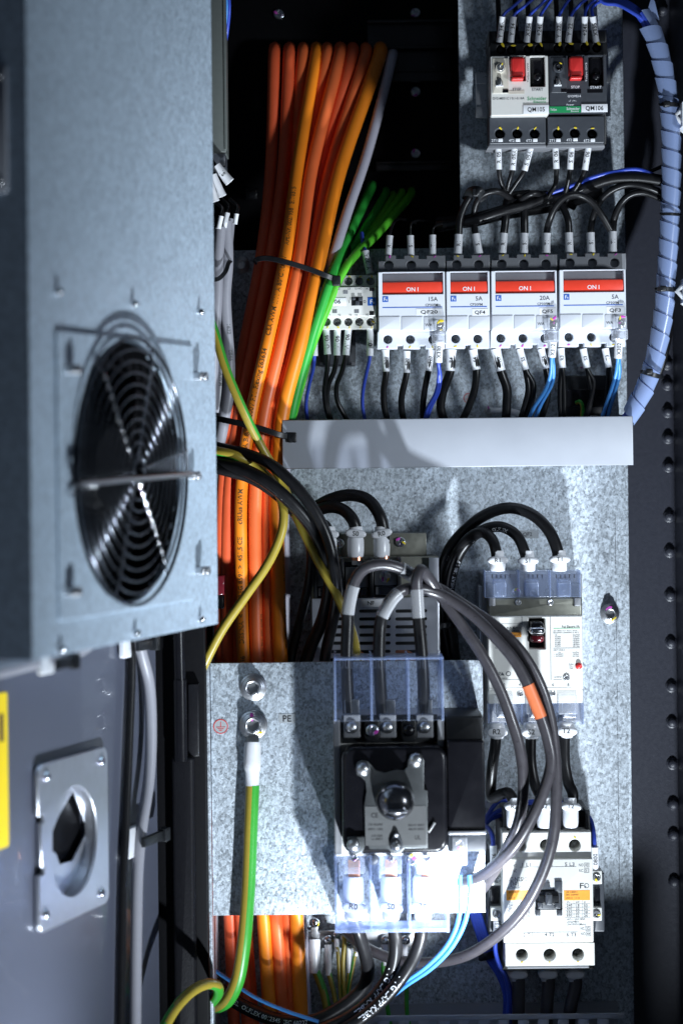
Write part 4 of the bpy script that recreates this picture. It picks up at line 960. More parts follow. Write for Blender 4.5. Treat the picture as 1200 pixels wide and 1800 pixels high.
breaker('three pole breaker tagged QF5 rated 20A in the row', 862.5, 979, 3, '20A', 'QF5', (947, 541.5, 976, 553), -2)
breaker('three pole breaker tagged QF3, rightmost in the row', 982, 1100, 3, '5A', 'QF3', (1065, 539.5, 1095.5, 551), -4)

UW = 'black supply wires above the small breakers'
ups = [('R1', (682, 449), (685, 414), [(690, 395, 36), (700, 385, 20), (730, 392, -20)], 'QF20', 1.1), ('S1', (722, 449), (721, 414), [(722, 395, 44), (732, 388, 30), (760, 390, 10)], 'QF20', .8), ('T1', (760, 448), (760, 413), [(762, 400, 44), (775, 394, 36), (800, 392, 24)], 'QF20', .8),
       ('R1', (804, 446), (806, 412), [(808, 385, 44), (816, 362, 44), (826, 345, 44)], 'QF4', 2.9), ('S1', (841, 446), (835, 411), [(832, 385, 40), (838, 355, 48), (852, 340, 54), (872, 336, 54), (895, 348, 44), (906, 366, 30)], 'QF4', 2.6),
       ('R1', (882, 445), (885, 410), [(888, 385, 44), (890, 360, 42), (900, 345, 36), (930, 340, 30)], 'QF5', 3.2), ('S1', (920, 445), (921, 410), [(921, 385, 44), (923, 360, 42), (935, 345, 36), (960, 342, 30)], 'QF5', 3.2), ('T1', (959, 445), (960, 410), [(966, 385, 56), (978, 360, 62), (995, 345, 64), (1018, 343, 62), (1040, 356, 60), (1058, 380, 58), (1072, 404, 54)], 'QF5', 2.7),
       ('R1', (1000, 444), (999, 409), [(997, 385, 44), (985, 360, 40), (972, 350, 34), (955, 348, 26)], 'QF3', 2.8), ('S1', (1038, 444), (1037, 409), [(1042, 380, 48), (1055, 352, 52), (1075, 334, 56), (1105, 324, 60), (1140, 330, 62), (1164, 340, 60)], 'QF3', 2.7), ('T1', (1076, 443), (1076, 407), [(1080, 380, 48), (1092, 356, 52), (1108, 342, 56), (1130, 338, 58), (1164, 350, 58)], 'QF3', 2.8)]
for s, a, b, pts, q, r_ in ups:
    marked_wire(s, (*a, 42), (*b, 42), pts, 'black wire with sleeve %s into the top of breaker %s' % (s, q), r_, 2.6 if r_ < 2 else 3.2, 'black_cable', UW, tsize=3.0)
DW = 'wires under the small breakers'
K2 = lambda x, y: (640 + x / 2.4, 300 + y / 2.4)
dn = [('R20', (90, 756), (92, 848), [(82, 930), (85, 1000), (98, 1055)], None, 2.6, 'QF20'), ('S20', (180, 762), (178, 853), [(158, 950), (157, 1000), (166, 1055)], None, 2.6, 'QF20'), ('T20', (283, 755), (270, 845), [(252, 940), (247, 1000), (247, 1055)], None, 2.5, 'QF20'),
      ('R4', (367, 755), (362, 845), [(332, 930), (322, 1000), (336, 1055)], None, 3.6, 'QF4'), ('S4', (458, 755), (472, 840), [(465, 920), (442, 990), (412, 1055)], None, 3.0, 'QF4'),
      ('R5', (553, 752), (575, 845), [(600, 920), (600, 985), (596, 1055)], None, 3.6, 'QF5'), ('S5', (655, 752), (680, 840), [(712, 905), (703, 980), (678, 1055)], [[(690, 920), (676, 990), (656, 1055)]], 2.3, 'QF5'), ('T5', (745, 752), (765, 835), [(775, 920), (760, 1000), (742, 1055)], None, 2.6, 'QF5'),
      ('R3', (828, 750), (835, 832), [(840, 900), (842, 980), (840, 1055)], [[(825, 900), (824, 980), (828, 1055)]], 1.9, 'QF3'), ('S3', (922, 752), (938, 832), [(965, 890), (955, 960), (925, 1055)], [[(948, 890), (958, 940), (938, 1055)]], 1.7, 'QF3'), ('T3', (1015, 750), (1030, 830), [(1036, 890), (1030, 960), (1010, 1055)], [[(1024, 890), (1018, 960), (1000, 1055)]], 1.5, 'QF3')]
for s, a, b, pts, ex, r_, q in dn:
    f = lambda L: [(*K2(*p), 46 - 4 * i) for i, p in enumerate(L)]
    marked_wire(s, (*K2(*a), 50), (*K2(*b), 50), f(pts), 'black wire with sleeve %s under breaker %s' % (s, q), r_, max(2.7, r_ + .2), 'black_cable', DW, tsize=2.7, extra=[f(e) for e in ex] if ex else None)
for s, x, y0, y1, ends, lab, mt in (('X330', 318, 700, 808, [[(320, 870), (312, 930), (280, 1000), (262, 1055)], [(314, 870), (300, 940), (268, 1000), (254, 1055)]], 'QF20', 'blue_wire'), ('X312', 788, 700, 785, [[(785, 860), (760, 930), (715, 1000), (690, 1055)], [(798, 850), (790, 900), (745, 985), (715, 1055)]], 'QF5', 'light_blue_wire'), ('X302', 1075, 690, 790, [[(1062, 850), (1045, 910), (1015, 1000), (998, 1055)], [(1075, 850), (1060, 920), (1035, 1000), (1020, 1055)]], 'QF3', 'light_blue_wire')):
    top_ = {318: 630, 788: 618, 1075: 612}[x]; xx = {318: 320, 788: 797, 1075: 1085}[x]
    t = Thing('auxiliary_plug', 'clear plastic wire plug clipped to the lower right of breaker %s' % lab, 'connector', P(*K2(xx, top_ + 90), 64), 'clear wire plugs on the breakers')
    c0, c1 = K2(xx - 22, top_), K2(xx + 22, top_ + 62); g = G(); g.box(c0[0], c0[1], c1[0], c1[1], 62, 76, .8, .8); t.part('clear_housing', g, 'clear_cap')
    c0, c1 = K2(xx - 32, top_ + 56), K2(xx + 26, top_ + 100); g = G(); g.box(c0[0], c0[1], c1[0], c1[1], 60, 80, .8, .8); t.part('clear_collar', g, 'clear_cap')
    c = K2(xx, top_ + 30); g = G(); g.box(c[0] - 6.5, c[1] - 8, c[0] + 6.5, c[1] + 9, 63, 71, .5); t.part('clamp', g, 'steel'); t.screw(c[0], c[1] + 1, 71, 5.5, 'pan', 'steel', marks='m' if x != 318 else 'y')
    t.dab(c[0] + 2, c[1] - 11, 76.3, 5, 'mark_yellow' if x == 318 else 'mark_magenta'); t.dab(c[0] - 3, c[1] - 9, 76.3, 4, 'mark_yellow')
    f = lambda L: [(*K2(*p), 60 - 6 * i) for i, p in enumerate(L)]
    marked_wire(s, (*K2(x - 2 if x != 788 else 795, y0 + 18), 72), (*K2(x - 6 if x != 788 else 790, y1), 68), f(ends[0]), '%s wire pair with sleeve %s from the clear plug of breaker %s' % ('dark blue' if mt == 'blue_wire' else 'light blue', s, lab), 1.5, 3.1, mt, 'blue wire pairs under the breakers', tsize=3.0, extra=[f(ends[1])])
# loom of black wires running behind, above the breakers
lo_ = [([(770, 398, 20), (800, 392, 30), (850, 380, 36), (900, 366, 36), (950, 355, 34), (1000, 342, 40), (1040, 325, 50), (1075, 314, 56), (1120, 312, 60), (1165, 318, 62)], 4.6, 'thick black loom wire running right above the breakers', 'black_cable'), ([(770, 392, 12), (830, 388, 24), (880, 376, 24), (930, 368, 22), (980, 360, 22), (1030, 345, 26), (1060, 338, 30)], 5.2, 'thick black loom wire behind, above the breakers', 'black_cable'),
       ([(780, 396, 32), (840, 385, 44), (880, 372, 46), (920, 362, 44), (960, 345, 44)], 3.8, 'short black loom wire above breaker QF4', 'black_cable'), ([(905, 372, 20), (915, 350, 44), (935, 340, 50), (960, 345, 40), (985, 352, 34), (1010, 365, 30)], 2.6, 'looped black wire in the loom above breaker QF5', 'black_cable'),
       ([(950, 345, 40), (1000, 328, 46), (1040, 312, 54), (1080, 302, 58), (1120, 298, 62), (1165, 316, 60)], 1.6, 'upper dark blue wire from the loom to the spiral wrap', 'blue_wire'), ([(960, 348, 36), (1010, 330, 42), (1050, 314, 50), (1090, 306, 56), (1130, 306, 60), (1165, 322, 58)], 1.6, 'lower dark blue wire from the loom to the spiral wrap', 'blue_wire'),
       ([(990, 350, 44), (1030, 330, 50), (1080, 318, 54), (1110, 312, 58), (1140, 302, 60), (1164, 292, 58)], 1.5, 'thin black wire rising from the loom to the spiral wrap', 'black_cable')]
for pts, r_, lab, mt in lo_: cable('loom_wire', lab, 'wire', pts, r_, mt, 'wires of the black loom')
cable_tie('black tie binding the loom at the left above breaker QF4', [(818, 352, 40), (828, 336, 52), (842, 336, 58), (850, 352, 50)], 7, head=(836, 338, 56), headpx=(12, 14))

# ================================================================== small contactor left of the breakers
K4 = lambda x, y: (370 + x / 3.636, 420 + y / 3.636)
sc_ = Thing('small_contactor', 'small white contactor tagged KM106 beside the green cables', 'contactor', P(612, 575, 8))
q0 = K4(690, 232); q1 = K4(1062, 578)
g = G(); g.box(q0[0], q0[1] + 1, q1[0], q1[1] - 1, 8, 44, .6); sc_.part('base', g, 'warm_white')
for nm, y0, y1, hx, hy in (('upper_terminal_cover', 232, 305, (735, 805, 880, 950, 1022), 270), ('lower_terminal_cover', 496, 578, (740, 808, 880, 950, 1022), 530)):
    a, b = K4(690, y0), K4(1062, y1)
    g = G(); g.shape([prect(a[0], a[1], b[0], b[1], 52, .6)] + [pcirc(*K4(h, hy), 52, 7.2) for h in hx], 40, 52, .4); tp = sc_.part(nm, g, 'warm_white')
    for h in hx: c = K4(h, hy); sc_.screw(c[0], c[1], 46, 6.8, 'pan', 'dull_steel', parent=tp, marks='y' if h == 1022 else '')
    for h in hx: c = K4(h, 240 if y0 == 232 else 565); sc_.dab(c[0] + 2, c[1], 52.2, 2.6, 'mark_yellow', tp)
a, b = K4(690, 306), K4(1060, 495); g = G(); g.box(a[0], a[1], b[0], b[1], 40, 58, .6, .5); ff = sc_.part('front_cover', g, 'warm_white')
a, b = K4(672, 378), K4(866, 425); g = G(); g.box(a[0], a[1], b[0], b[1], 58, 58.5, .1); tg = sc_.part('device_tag', g, 'label_white'); c = K4(768, 401); sc_.text('KM106', c[0], c[1], 58.5, 7, 'ink', w=35, parent=tg)
a, b = K4(900, 370), K4(972, 426); g = G(); g.box(a[0], a[1], b[0], b[1], 57, 58.4, .2); sw = sc_.part('slider_window', g, 'black_plastic')
for q in ((903, 372, 925, 390), (945, 372, 969, 395), (925, 395, 950, 424)):
    a, b = K4(*q[:2]), K4(*q[2:]); g = G(); g.box(a[0], a[1], b[0], b[1], 58, 60, .3); sc_.part('slider_rib', g, 'dark_plastic', sw)
a, b = K4(1004, 374), K4(1057, 426); g = G(); g.box(a[0], a[1], b[0], b[1], 57.9, 58.3, 0); lg = sc_.part('maker_logo', g, 'ink_blue'); c = K4(1026, 401); sc_.text('F', c[0], c[1], 58.3, 7.5, 'ink_white', parent=lg); c = K4(1042, 404); sc_.text('e', c[0], c[1], 58.3, 5.6, 'ink_white', parent=lg)
for x, y in ((862, 340), (793, 463), (933, 463)): c = K4(x, y); g = G(); g.box(c[0] - 4, c[1] - 3, c[0] + 4, c[1] + 3, 57.9, 58.3, 0); sc_.part('indicator', g, 'grey_plastic')
for x, y in ((1030, 322), (1030, 476)): c = K4(x, y); g = G(); g.box(c[0] - 4, c[1] - 3, c[0] + 4, c[1] + 3, 57.9, 58.4, 0); sc_.part('vent_notch', g, 'black_plastic')
c = K4(775, 345); sc_.text('12L', c[0], c[1], 58, 5, 'ink_grey')
for x, y, s in ((818, 318, 'L2'), (885, 318, 'L3'), (945, 318, '13 NO'), (1000, 318, 'A1'), (755, 486, 'T1'), (822, 486, 'T2'), (892, 486, 'T3'), (930, 486, '14'), (1000, 484, 'A2')): c = K4(x, y); sc_.text(s, c[0], c[1], 58, 3.2, 'ink_grey')
c = K4(886, 401); sc_.text('I', c[0], c[1], 58, 5, 'ink_grey'); c = K4(984, 401); sc_.text('O', c[0], c[1], 58, 4.6, 'ink_grey')
bb = Thing('surge_block', 'dark plastic block behind the wires below the small contactor', 'block', P(592, 640, 2)); a, b = K4(697, 585), K4(926, 808)
g = G(); g.box(a[0], a[1], b[0], b[1], 2, 30, 1, 1); bb.part('body', g, 'dark_plastic')
for x in (706, 912): c = K4(x, 800); g = G(); g.box(c[0] - 4, c[1] - 3, c[0] + 4, c[1] + 2, 28, 31, .3); bb.part('latch', g, 'grey_plastic')
f4 = lambda L, d=44: [(*K4(*p), d - 5 * i) for i, p in enumerate(L)]
for s, a, b, pts, mt, lab in (('U106', (738, 578), (748, 738), [(742, 860), (728, 960), (735, 1060), (765, 1180)], 'black_cable', 'black wire with sleeve U106 below the small contactor'), ('V106', (810, 578), (806, 745), [(790, 840), (752, 940), (745, 1050), (775, 1180)], 'black_cable', 'black wire with sleeve V106 below the small contactor'),
                              ('W106', (880, 578), (865, 743), [(838, 850), (805, 940), (812, 1040), (885, 1180)], 'black_cable', 'black wire with sleeve W106 below the small contactor'), ('0V', (1020, 578), (1018, 748), [(995, 860), (975, 960), (970, 1060), (990, 1180)], 'blue_wire', 'blue wire with sleeve 0V below the small contactor'), ('', (664, 590), (664, 748), [(655, 830), (628, 940), (610, 1060), (622, 1180)], 'blue_wire', 'blue wire with sleeve at the left, beside the green cable')):
    marked_wire(s, (*K4(*a), 48), (*K4(*b), 48), f4(pts), lab, 1.5 if mt == 'blue_wire' else 2.0, 2.7, mt, 'wires below the small contactor', tsize=3.4)
for s, a, b, pts, lab in (('T106', (875, 228), (882, 130), [(884, 60), (860, -20)], 'black wire with shaded sleeve T106 above the small contactor'), ('Y122A', (1018, 225), (988, 80), [(975, 40), (965, -40)], 'blue wire with shaded sleeve Y122A above the small contactor')):
    marked_wire(s, (*K4(*a), 40), (*K4(*b), 36), f4(pts, 20), lab, 1.5, 2.9, 'black_cable' if 'T1' in s else 'blue_wire', 'wires above the small contactor', tsize=3.4)

# ================================================================== wiring duct, relay and earth lug behind it
du = Thing('wiring_duct', 'long grey plastic wiring duct lid across the middle', 'wiring duct', P(805, 820, 0))
g = G(); g.box(496, 735, 1112, 821, 71, 75, .8); du.part('lid', g, 'duct_grey')
for a, b in ((736, 742), (812, 818)): g = G(); g.box(500, a, 1108, b, 3, 71, .3); du.part('side_wall', g, 'duct_grey')
g = G(); g.box(500, 742, 1108, 812, .5, 3, .2); du.part('back', g, 'duct_grey')
rl = Thing('black_relay', 'black relay block half hidden behind wires at the duct end', 'relay', P(1028, 725, 2))
g = G(); g.box(988, 660, 1066, 729, 2, 26, 1); rl.part('body', g, 'black_plastic')
g = G(); g.box(990, 684, 1064, 716, 24, 28, .6); rl.part('cover', g, 'black_gloss')
cable('earth_wire', 'short white lug wire beside the small bolt above the duct', 'wire', [(862, 722, 6), (880, 722, 8), (900, 724, 10), (915, 730, 12), (925, 745, 14)], 2.6, 'sleeve')
cable('earth_wire', 'tiny green wire end on the black relay above the duct', 'wire', [(1012, 708, 28), (1018, 706, 31), (1022, 712, 32), (1022, 735, 30)], 1.6, ['earth_yellow', 'earth_green'], split=earth_split(0))

# ================================================================== spiral wrapped loom at the right wall
sp = Thing('spiral_wrap', 'pale blue spiral wrapped wire loom curving down the right wall', 'cable wrap', P(1110, 735, 60))
lp = pathpx([(1126, 24, 66), (1140, 45, 68), (1156, 85, 70), (1168, 135, 70), (1176, 190, 70), (1178.5, 250, 70), (1179, 310, 70), (1177, 370, 70), (1174, 430, 70), (1170, 490, 70), (1166, 545, 70), (1157, 600, 70), (1146, 645, 68), (1133, 682, 66), (1117, 712, 64), (1100, 740, 62)], 10)
L, at = path_tools(lp)
def helix_strip(g, r, pitch, cover, th=.0006, steps=22):
    vs = []; fs = []; n = int(L / pitch * steps); k = 0
    for i in range(n + 1):
        th_ = i / steps * 2 * math.pi; s = i / n * (L - pitch * cover)
        for e in (0, 1):
            p, T = at(s + e * pitch * cover); N = (CAMV - T * CAMV.dot(T)).normalized(); S = N.cross(T)
            rr = r + (.0010 if e == 0 else 0)
            d = N * math.cos(th_) + S * math.sin(th_); vs += [p + d * rr, p + d * (rr - th)]
    for i in range(n):
        a = i * 4; b = a + 4
        fs += [[a, b, b + 2, a + 2], [a + 1, a + 3, b + 3, b + 1], [a, a + 1, b + 1, b], [a + 2, b + 2, b + 3, a + 3]]
    g.add(vs, fs, True)
g = G(); helix_strip(g, .0068, .0145, .93); sp.part('wrap', g, 'wrap')
for i, (ox, oy) in enumerate(((0, .0032), (.0030, -.001), (-.0030, -.001), (.0, -.0036))):
    w = []
    for p in lp: w.append(p + Vector((ox, oy, 0)))
    g = G(); g.tube(w, .0025, 10); sp.part('inner_wire', g, 'blue_wire')
hk = [pathpx([(1040, -30, 56), (1060, -4 + i * 2, 58 + i), (1085, -2 + i * 2.5, 60 + i * 1.5), (1110, 9 + i * 3, 64 + i * 1.5), (1128, 24 + i * 2.5, 66 + i), (1142 - i * 1.5, 48, 68), (1150, 70, 70)], 8) for i in range(5)]
for i, p in enumerate(hk):
    g = G(); g.tube(p, .0017, 10)
    solo('control_wire', ['topmost blue wire of the upper right bundle', 'second blue wire of the upper right bundle', 'middle blue wire of the upper right bundle', 'fourth blue wire of the upper right bundle', 'lowest blue wire of the upper right bundle'][i], 'wire', g, 'blue_wire', 'blue wires entering the spiral wrap')
g = G(); g.tube(pathpx([(1176, 520, 60), (1178, 560, 60), (1172, 605, 60), (1160, 650, 60), (1140, 690, 58), (1120, 725, 56)], 8), .0026, 12); solo('feeder_wire', 'black printed wire running beside the lower spiral wrap', 'wire', g, 'black_cable')
wt = Thing('wrap_tail', 'loose triangular end of the pale spiral wrap at the top', 'wrap end', P(1150, 20, 72)); g = G(); g.poly([(1144, -6), (1150, 2), (1158, 36), (1148, 30), (1136, 22)], 70, 71, .2); wt.part('flap', g, 'wrap')
for lab, y, x, w_ in (('black cable tie round the spiral wrap at the upper wall mount', 183, 1176, 30), ('thin black cable tie round the middle of the spiral wrap', 376, 1177, 30), ('black cable tie round the spiral wrap at the lower wall mount', 508, 1169, 30), ('black cable tie round the bottom end of the spiral wrap', 654, 1145, 32)):
    cable_tie(lab, [(x - w_ / 2 - 2, y, 66), (x - w_ / 2 + 2, y, 76), (x, y + (4 if y > 600 else 0), 80), (x + w_ / 2 - 2, y + (8 if y > 600 else 1), 76), (x + w_ / 2 + 3, y + (8 if y > 600 else 1), 66)], 3.6 if y != 376 else 2.4, head=None if y == 376 else (x - 4, y - 1, 80), headpx=(12, 10))
for lab, y in (('white adhesive cable mount on the right wall, upper one', 204), ('white adhesive cable mount on the right wall, lower one', 512)):
    t = Thing('cable_mount', lab, 'cable mount', P(1196, y, 75), 'cable mounts on the right wall'); u, v = unroll(1196, y); z = -v * 1.725 / FPX
    g = G(); g.add([(WX - x, -.075 + yy, z + zz) for x, yy, zz in ((0, -.014, -.013), (0, .014, -.013), (0, .014, .013), (0, -.014, .013), (.006, -.010, -.009), (.006, .010, -.009), (.006, .010, .009), (.006, -.010, .009))], [[0, 1, 5, 4], [1, 2, 6, 5], [2, 3, 7, 6], [3, 0, 4, 7], [4, 5, 6, 7]], True); t.part('base', g, 'label_white')
    g = G(); g.tube([Vector((WX - .004, -.075, z - .006)), Vector((WX - .010, -.075, z)), Vector((WX - .004, -.075, z + .006))], .002, 8); t.part('bridge', g, 'label_white')

def boot_marker(t, x, y, s, up=True, w=36, h=13, d=70, r0=4.6, top=None, bot=None, tilt=0):
    """soft lug boot with the oval printed marker ring round it; the boot runs from top to bottom (photo rows)"""
    a, b = P(x, top, d), P(x, bot, d)
    g = G(); k = [(0, .78), (.06, .86), (.35, .92), (.45, 1.05), (.8, 1.05), (.95, 1.0), (1, .9)]
    if not up: k = [(1 - q, r) for q, r in k][::-1]
    g.tube([a.lerp(b, q) for q, r in k], [r0 * .001 * r for q, r in k], 18); bt = t.part('lug_boot', g, 'boot')
    c = FRONT.pt(x, y, d); ww, hh = w * K(d) * .0005, h * K(d) * .0005; rt = R(tilt)
    out = []
    for i in range(24):
        q = 2 * math.pi * i / 24; ex = math.copysign(abs(math.cos(q)) ** .75, math.cos(q)) * ww; ey = math.copysign(abs(math.sin(q)) ** .9, math.sin(q)) * hh
        out.append((c.x + ex * math.cos(rt) - ey * math.sin(rt), c.y + ex * math.sin(rt) + ey * math.cos(rt)))
    g = G(); g.prism(out, d - 3, d + r0 + 1.3, 1.6); mk = t.part('marker_ring', g, 'boot')
    if s: t.text(s, x, y, d + r0 + 1.3, h * .56, 'ink', rot=tilt, parent=mk)

# ================================================================== mains filter
KN = lambda x, y: (370 + x / 2.79, 780 + y / 2.79)
nf = Thing('mains_filter', 'metal mains filter with slotted cover and terminals behind the main switch', 'filter', P(660, 1160, 0))
a, b = KN(640, 440), KN(1058, 556); g = G(); g.box(a[0], a[1], b[0], b[1], 0, 22, .6); nf.part('mounting_foot', g, 'olive_steel')
a, b = KN(495, 556), KN(1120, 1290); g = G(); g.box(a[0], a[1], b[0], b[1], 0, 40, .8); nf.part('case', g, 'olive_steel')
a, b = KN(1074, 560), KN(1122, 1290); g = G(); g.box(a[0], a[1], b[0], b[1], 30, 46, .5); nf.part('case_edge', g, 'zinc_sheet')
sl = []
for x0, x1 in ((560, 690), (728, 882), (905, 1060)):
    for y in (820, 859, 898, 938, 978, 1019, 1060, 1100):
        p, q = KN(x0, y - 8), KN(x1, y + 8); sl.append(prect(p[0], p[1], q[0], q[1], 52, 1.3))
a, b = KN(500, 756), KN(1116, 1290)
g = G(); g.shape([prect(a[0], a[1], b[0], b[1], 52, .5)] + sl, 50.8, 52, .2); nf.part('slotted_cover', g, 'zinc_sheet')
g = G(); g.box(a[0] + 2, a[1] + 2, b[0] - 2, b[1], 40, 44, 0); nf.part('inner_board', g, 'black_plastic')
g = G()
for x in (700, 940):
    c = KN(x, 1090); 
    g = G(); g.lathe(c[0], c[1], [(13, 42), (13, 44), (6, 44.4)], 20); nf.part('choke_coil', g, 'copper')
for x in (512, 645, 790, 926):
    p, q = KN(x - 9, 562), KN(x + 9, 756); g = G(); g.box(p[0], p[1], q[0], q[1], 40, 66, .6); nf.part('terminal_divider', g, 'black_plastic')
p, q = KN(503, 580), KN(935, 756); g = G(); g.box(p[0], p[1], q[0], q[1], 40, 46, .6); nf.part('terminal_base', g, 'black_gloss')
for x, y in ((577, 655), (717, 660), (858, 650)):
    p, q = KN(x - 55, y - 55), KN(x + 55, y + 45); g = G(); g.box(p[0], p[1], q[0], q[1], 46, 49, .5); tm = nf.part('terminal_plate', g, 'dull_steel')
    c = KN(x, y); nf.screw(c[0], c[1], 50, 11, 'pan', parent=tm, marks='my'); p, q = KN(x - 50, y + 50), KN(x + 50, y + 90); g = G(); g.box(p[0], p[1], q[0], q[1], 46, 50, .8, 1); nf.part('terminal_cover', g, 'clear_cap')
p, q = KN(735, 763), KN(843, 800); g = G(); g.box(p[0], p[1], q[0], q[1], 52, 52.4, 0); tg = nf.part('device_tag', g, 'label_white'); c = KN(786, 781); nf.text('NF', c[0], c[1], 52.4, 7, 'ink', parent=tg, w=12)
for x, y in ((930, 482), (630, 490)): c = KN(x, y); nf.screw(c[0], c[1], 22.5, 9, 'pan', marks='my' if x > 800 else 'y')
for y in (860, 880, 900, 1000, 1020, 1040, 1060, 1080, 1100, 1120, 1140):
    pass
FW = 'lugged black cables on the mains filter'
for s, x, y0, y1, mx, my, pts in (('S0', 717, 455, 556, 711, 440, [(712, 420), (695, 370), (650, 325), (590, 310), (520, 330), (440, 380)]), ('R0', 851, 450, 556, 838, 440, [(846, 415), (825, 345), (770, 275), (690, 252), (600, 268), (500, 320), (420, 380)]), ('T0', 580, 455, 556, 578, 445, [(570, 420), (555, 400), (520, 400), (470, 440)])):
    t = Thing('filter_cable', 'black cable with white lug boot marked %s on the mains filter' % s, 'cable', P(*KN(x, y1), 52), FW)
    p = [KN(*q) for q in pts]; c = KN(x, y0 + 40)
    g = G(); g.tube(pathpx([(*c, 56)] + [(*q, 56 - 6 * max(0, i - 1)) for i, q in enumerate(p)]), .0048, 16); t.part('insulation', g, 'black_cable')
    m = KN(mx, my); boot_marker(t, m[0], m[1], s, True, 37, 15, 56, 6.2, KN(x, 405)[1], KN(x, y1)[1], 12 if s == 'R0' else (-6 if s == 'S0' else 0))
    c0, c1 = KN(x - 25, y1 - 4), KN(x + 25, y1 + 40); g = G(); g.box(c0[0], c0[1], c1[0], c1[1], 52, 55, .5); t.part('lug', g, 'steel')
    q = KN(x, y1 + 2); g = G(); g.tube([P(q[0], q[1] - 3, 57), P(q[0], q[1] + 5, 57)], .0044, 12); t.part('copper_strands', g, 'copper')

# ================================================================== large moulded case breaker
KB = lambda x, y: (740 + x / 3.158, 860 + y / 3.158)
def kbox(t, nm, x0, y0, x1, y1, n0, n1, mat, bev=.5, rad=.5, parent=None, KK=None):
    p, q = (KK or KB)(x0, y0), (KK or KB)(x1, y1); g = G(); g.box(p[0], p[1], q[0], q[1], n0, n1, bev, rad); return t.part(nm, g, mat, parent)
mb = Thing('moulded_case_breaker', 'large white three pole breaker with black toggle right of centre', 'circuit breaker', P(938, 1270, 0))
kbox(mb, 'base', 345, 470, 895, 1295, 0, 50, 'grey_plastic', 1); kbox(mb, 'side_strip', 325, 540, 350, 1260, 0, 40, 'zinc_sheet', .3, 0)
kbox(mb, 'shoulder', 372, 600, 892, 710, 40, 66, 'olive_steel', 1.5, .5)
p = [prect(*KB(372, 703), *KB(895, 1115), 72, 1.0), prect(*KB(597, 716), *KB(687, 886), 72, .6)]
g = G(); g.shape(p, 45, 72, 1.0); bd = mb.part('front_cover', g, 'warm_white')
kbox(mb, 'lower_body', 372, 1112, 897, 1190, 45, 69, 'warm_white', 1, .5)
g = G(); 
for x in (558, 717):
    kbox(mb, 'panel_groove', x - 1.5, 706, x + 1.5, 1060 if x > 600 else 752, 71.9, 72.1, 'ink_grey', 0, 0)
kbox(mb, 'toggle_well', 597, 716, 687, 886, 45, 56, 'black_plastic', 0, 0)
kbox(mb, 'toggle', 606, 738, 684, 815, 56, 84, 'black_gloss', 3, 1); kbox(mb, 'toggle_grip', 601, 768, 688, 806, 66, 90, 'chrome', 3, 1.5); kbox(mb, 'toggle_skirt', 604, 806, 682, 852, 56, 76, 'dark_red', 2.5, 1)
for y in (770, 880): kbox(mb, 'printed_line', 732, y, 880, y + 3, 71.9, 72.1, 'ink_green' if y == 770 else 'ink_grey', 0, 0)
T = lambda s, x, y, h, w=None, m='ink_grey', al=-1, par=bd, K_=KB, n=72, t=mb: t.text(s, *K_(x, y), n, h, m, w=w, align=al, parent=par)
T('FUJI AUTO', 474, 771, 3.4, 24, 'ink'); T('BREAKER', 474, 786, 3.4, 22, 'ink')
kbox(mb, 'orange_band', 395, 794, 554, 822, 71.9, 72.2, 'ink_orange', 0, 0); T('EAG', 452, 808, 5.6, 16, 'ink_brown', n=72.2); T('3P75', 512, 811, 3, 11, 'ink_brown', n=72.2)
T('Fuji Electric FA', 780, 763, 4.2, 31, 'ink'); T('JIS C8201-2-1 Ann1 Ann2', 732, 786, 2.2, 42); T('IEC60947-2 EN60947-2 40°C', 732, 797, 2.2, 45)
for i, (l, r_) in enumerate((('Ue', 'Icu/Ics'), ('AC500V', '7.5/4kA'), ('AC440V', '10/5kA'), ('AC415V', '10/5kA'), ('AC400V', '10/5kA'), ('AC380V', '18/9kA'), ('AC230V', '25/13kA'))):
    T(l, 740, 808 + i * 10.6, 2.5, 11 if i else 4); T(r_, 840, 808 + i * 10.6, 2.5, 12)
T('GB/T14048.2', 732, 893, 2.3, 20); T('Ue', 760, 905, 2.3, 4); T('Icu/Ics', 838, 905, 2.3, 11); T('~ AC400V', 735, 916, 2.3, 17); T('10/5kA', 840, 916, 2.3, 11); T('~ AC230V', 735, 927, 2.3, 17); T('25/13kA', 838, 927, 2.3, 12)
T('PUSH', 818, 972, 2.4, 8); T('TO >', 820, 983, 2.4, 7); T('TRIP', 820, 994, 2.4, 7); T('NC98767', 735, 1043, 2, 14); kbox(mb, 'printed_line', 732, 1055, 780, 1057, 71.9, 72.1, 'ink_grey', 0, 0)
T('CE', 412, 1024, 6, 10); T('NC08701', 432, 1050, 2.2, 15); kbox(mb, 'printed_line', 380, 746, 556, 748, 71.9, 72.1, 'ink_grey', 0, 0); kbox(mb, 'printed_line', 440, 1056, 556, 1058, 71.9, 72.1, 'ink_grey', 0, 0)
T('2', 455, 1085, 5, None); T('4', 540, 1085, 5); T('6', 725, 1085, 5); T('8', 810, 1085, 5)
kbox(mb, 'printed_line', 375, 1101, 832, 1103, 68.9, 72.06, 'ink_grey', 0, 0); T('-o/o-  Ui 690V', 410, 845, 3, 40); T('Uimp 6kV', 410, 862, 3, 26); T('Cat.A', 410, 880, 3, 15)
g = G(); c = KB(450, 1024); g.poly([(c[0] - 3.4, c[1] + 3), (c[0] + 3.4, c[1] + 3), (c[0], c[1] - 3)], 71.9, 72.1, 0); mb.part('approval_mark', g, 'ink_grey')
g = G(); c = FRONT.pt(*KB(483, 1024), 72); g.shape([circle(c.x, c.y, .0019), circle(c.x, c.y, .0013)], 71.9, 72.1); mb.part('approval_mark', g, 'ink_grey')
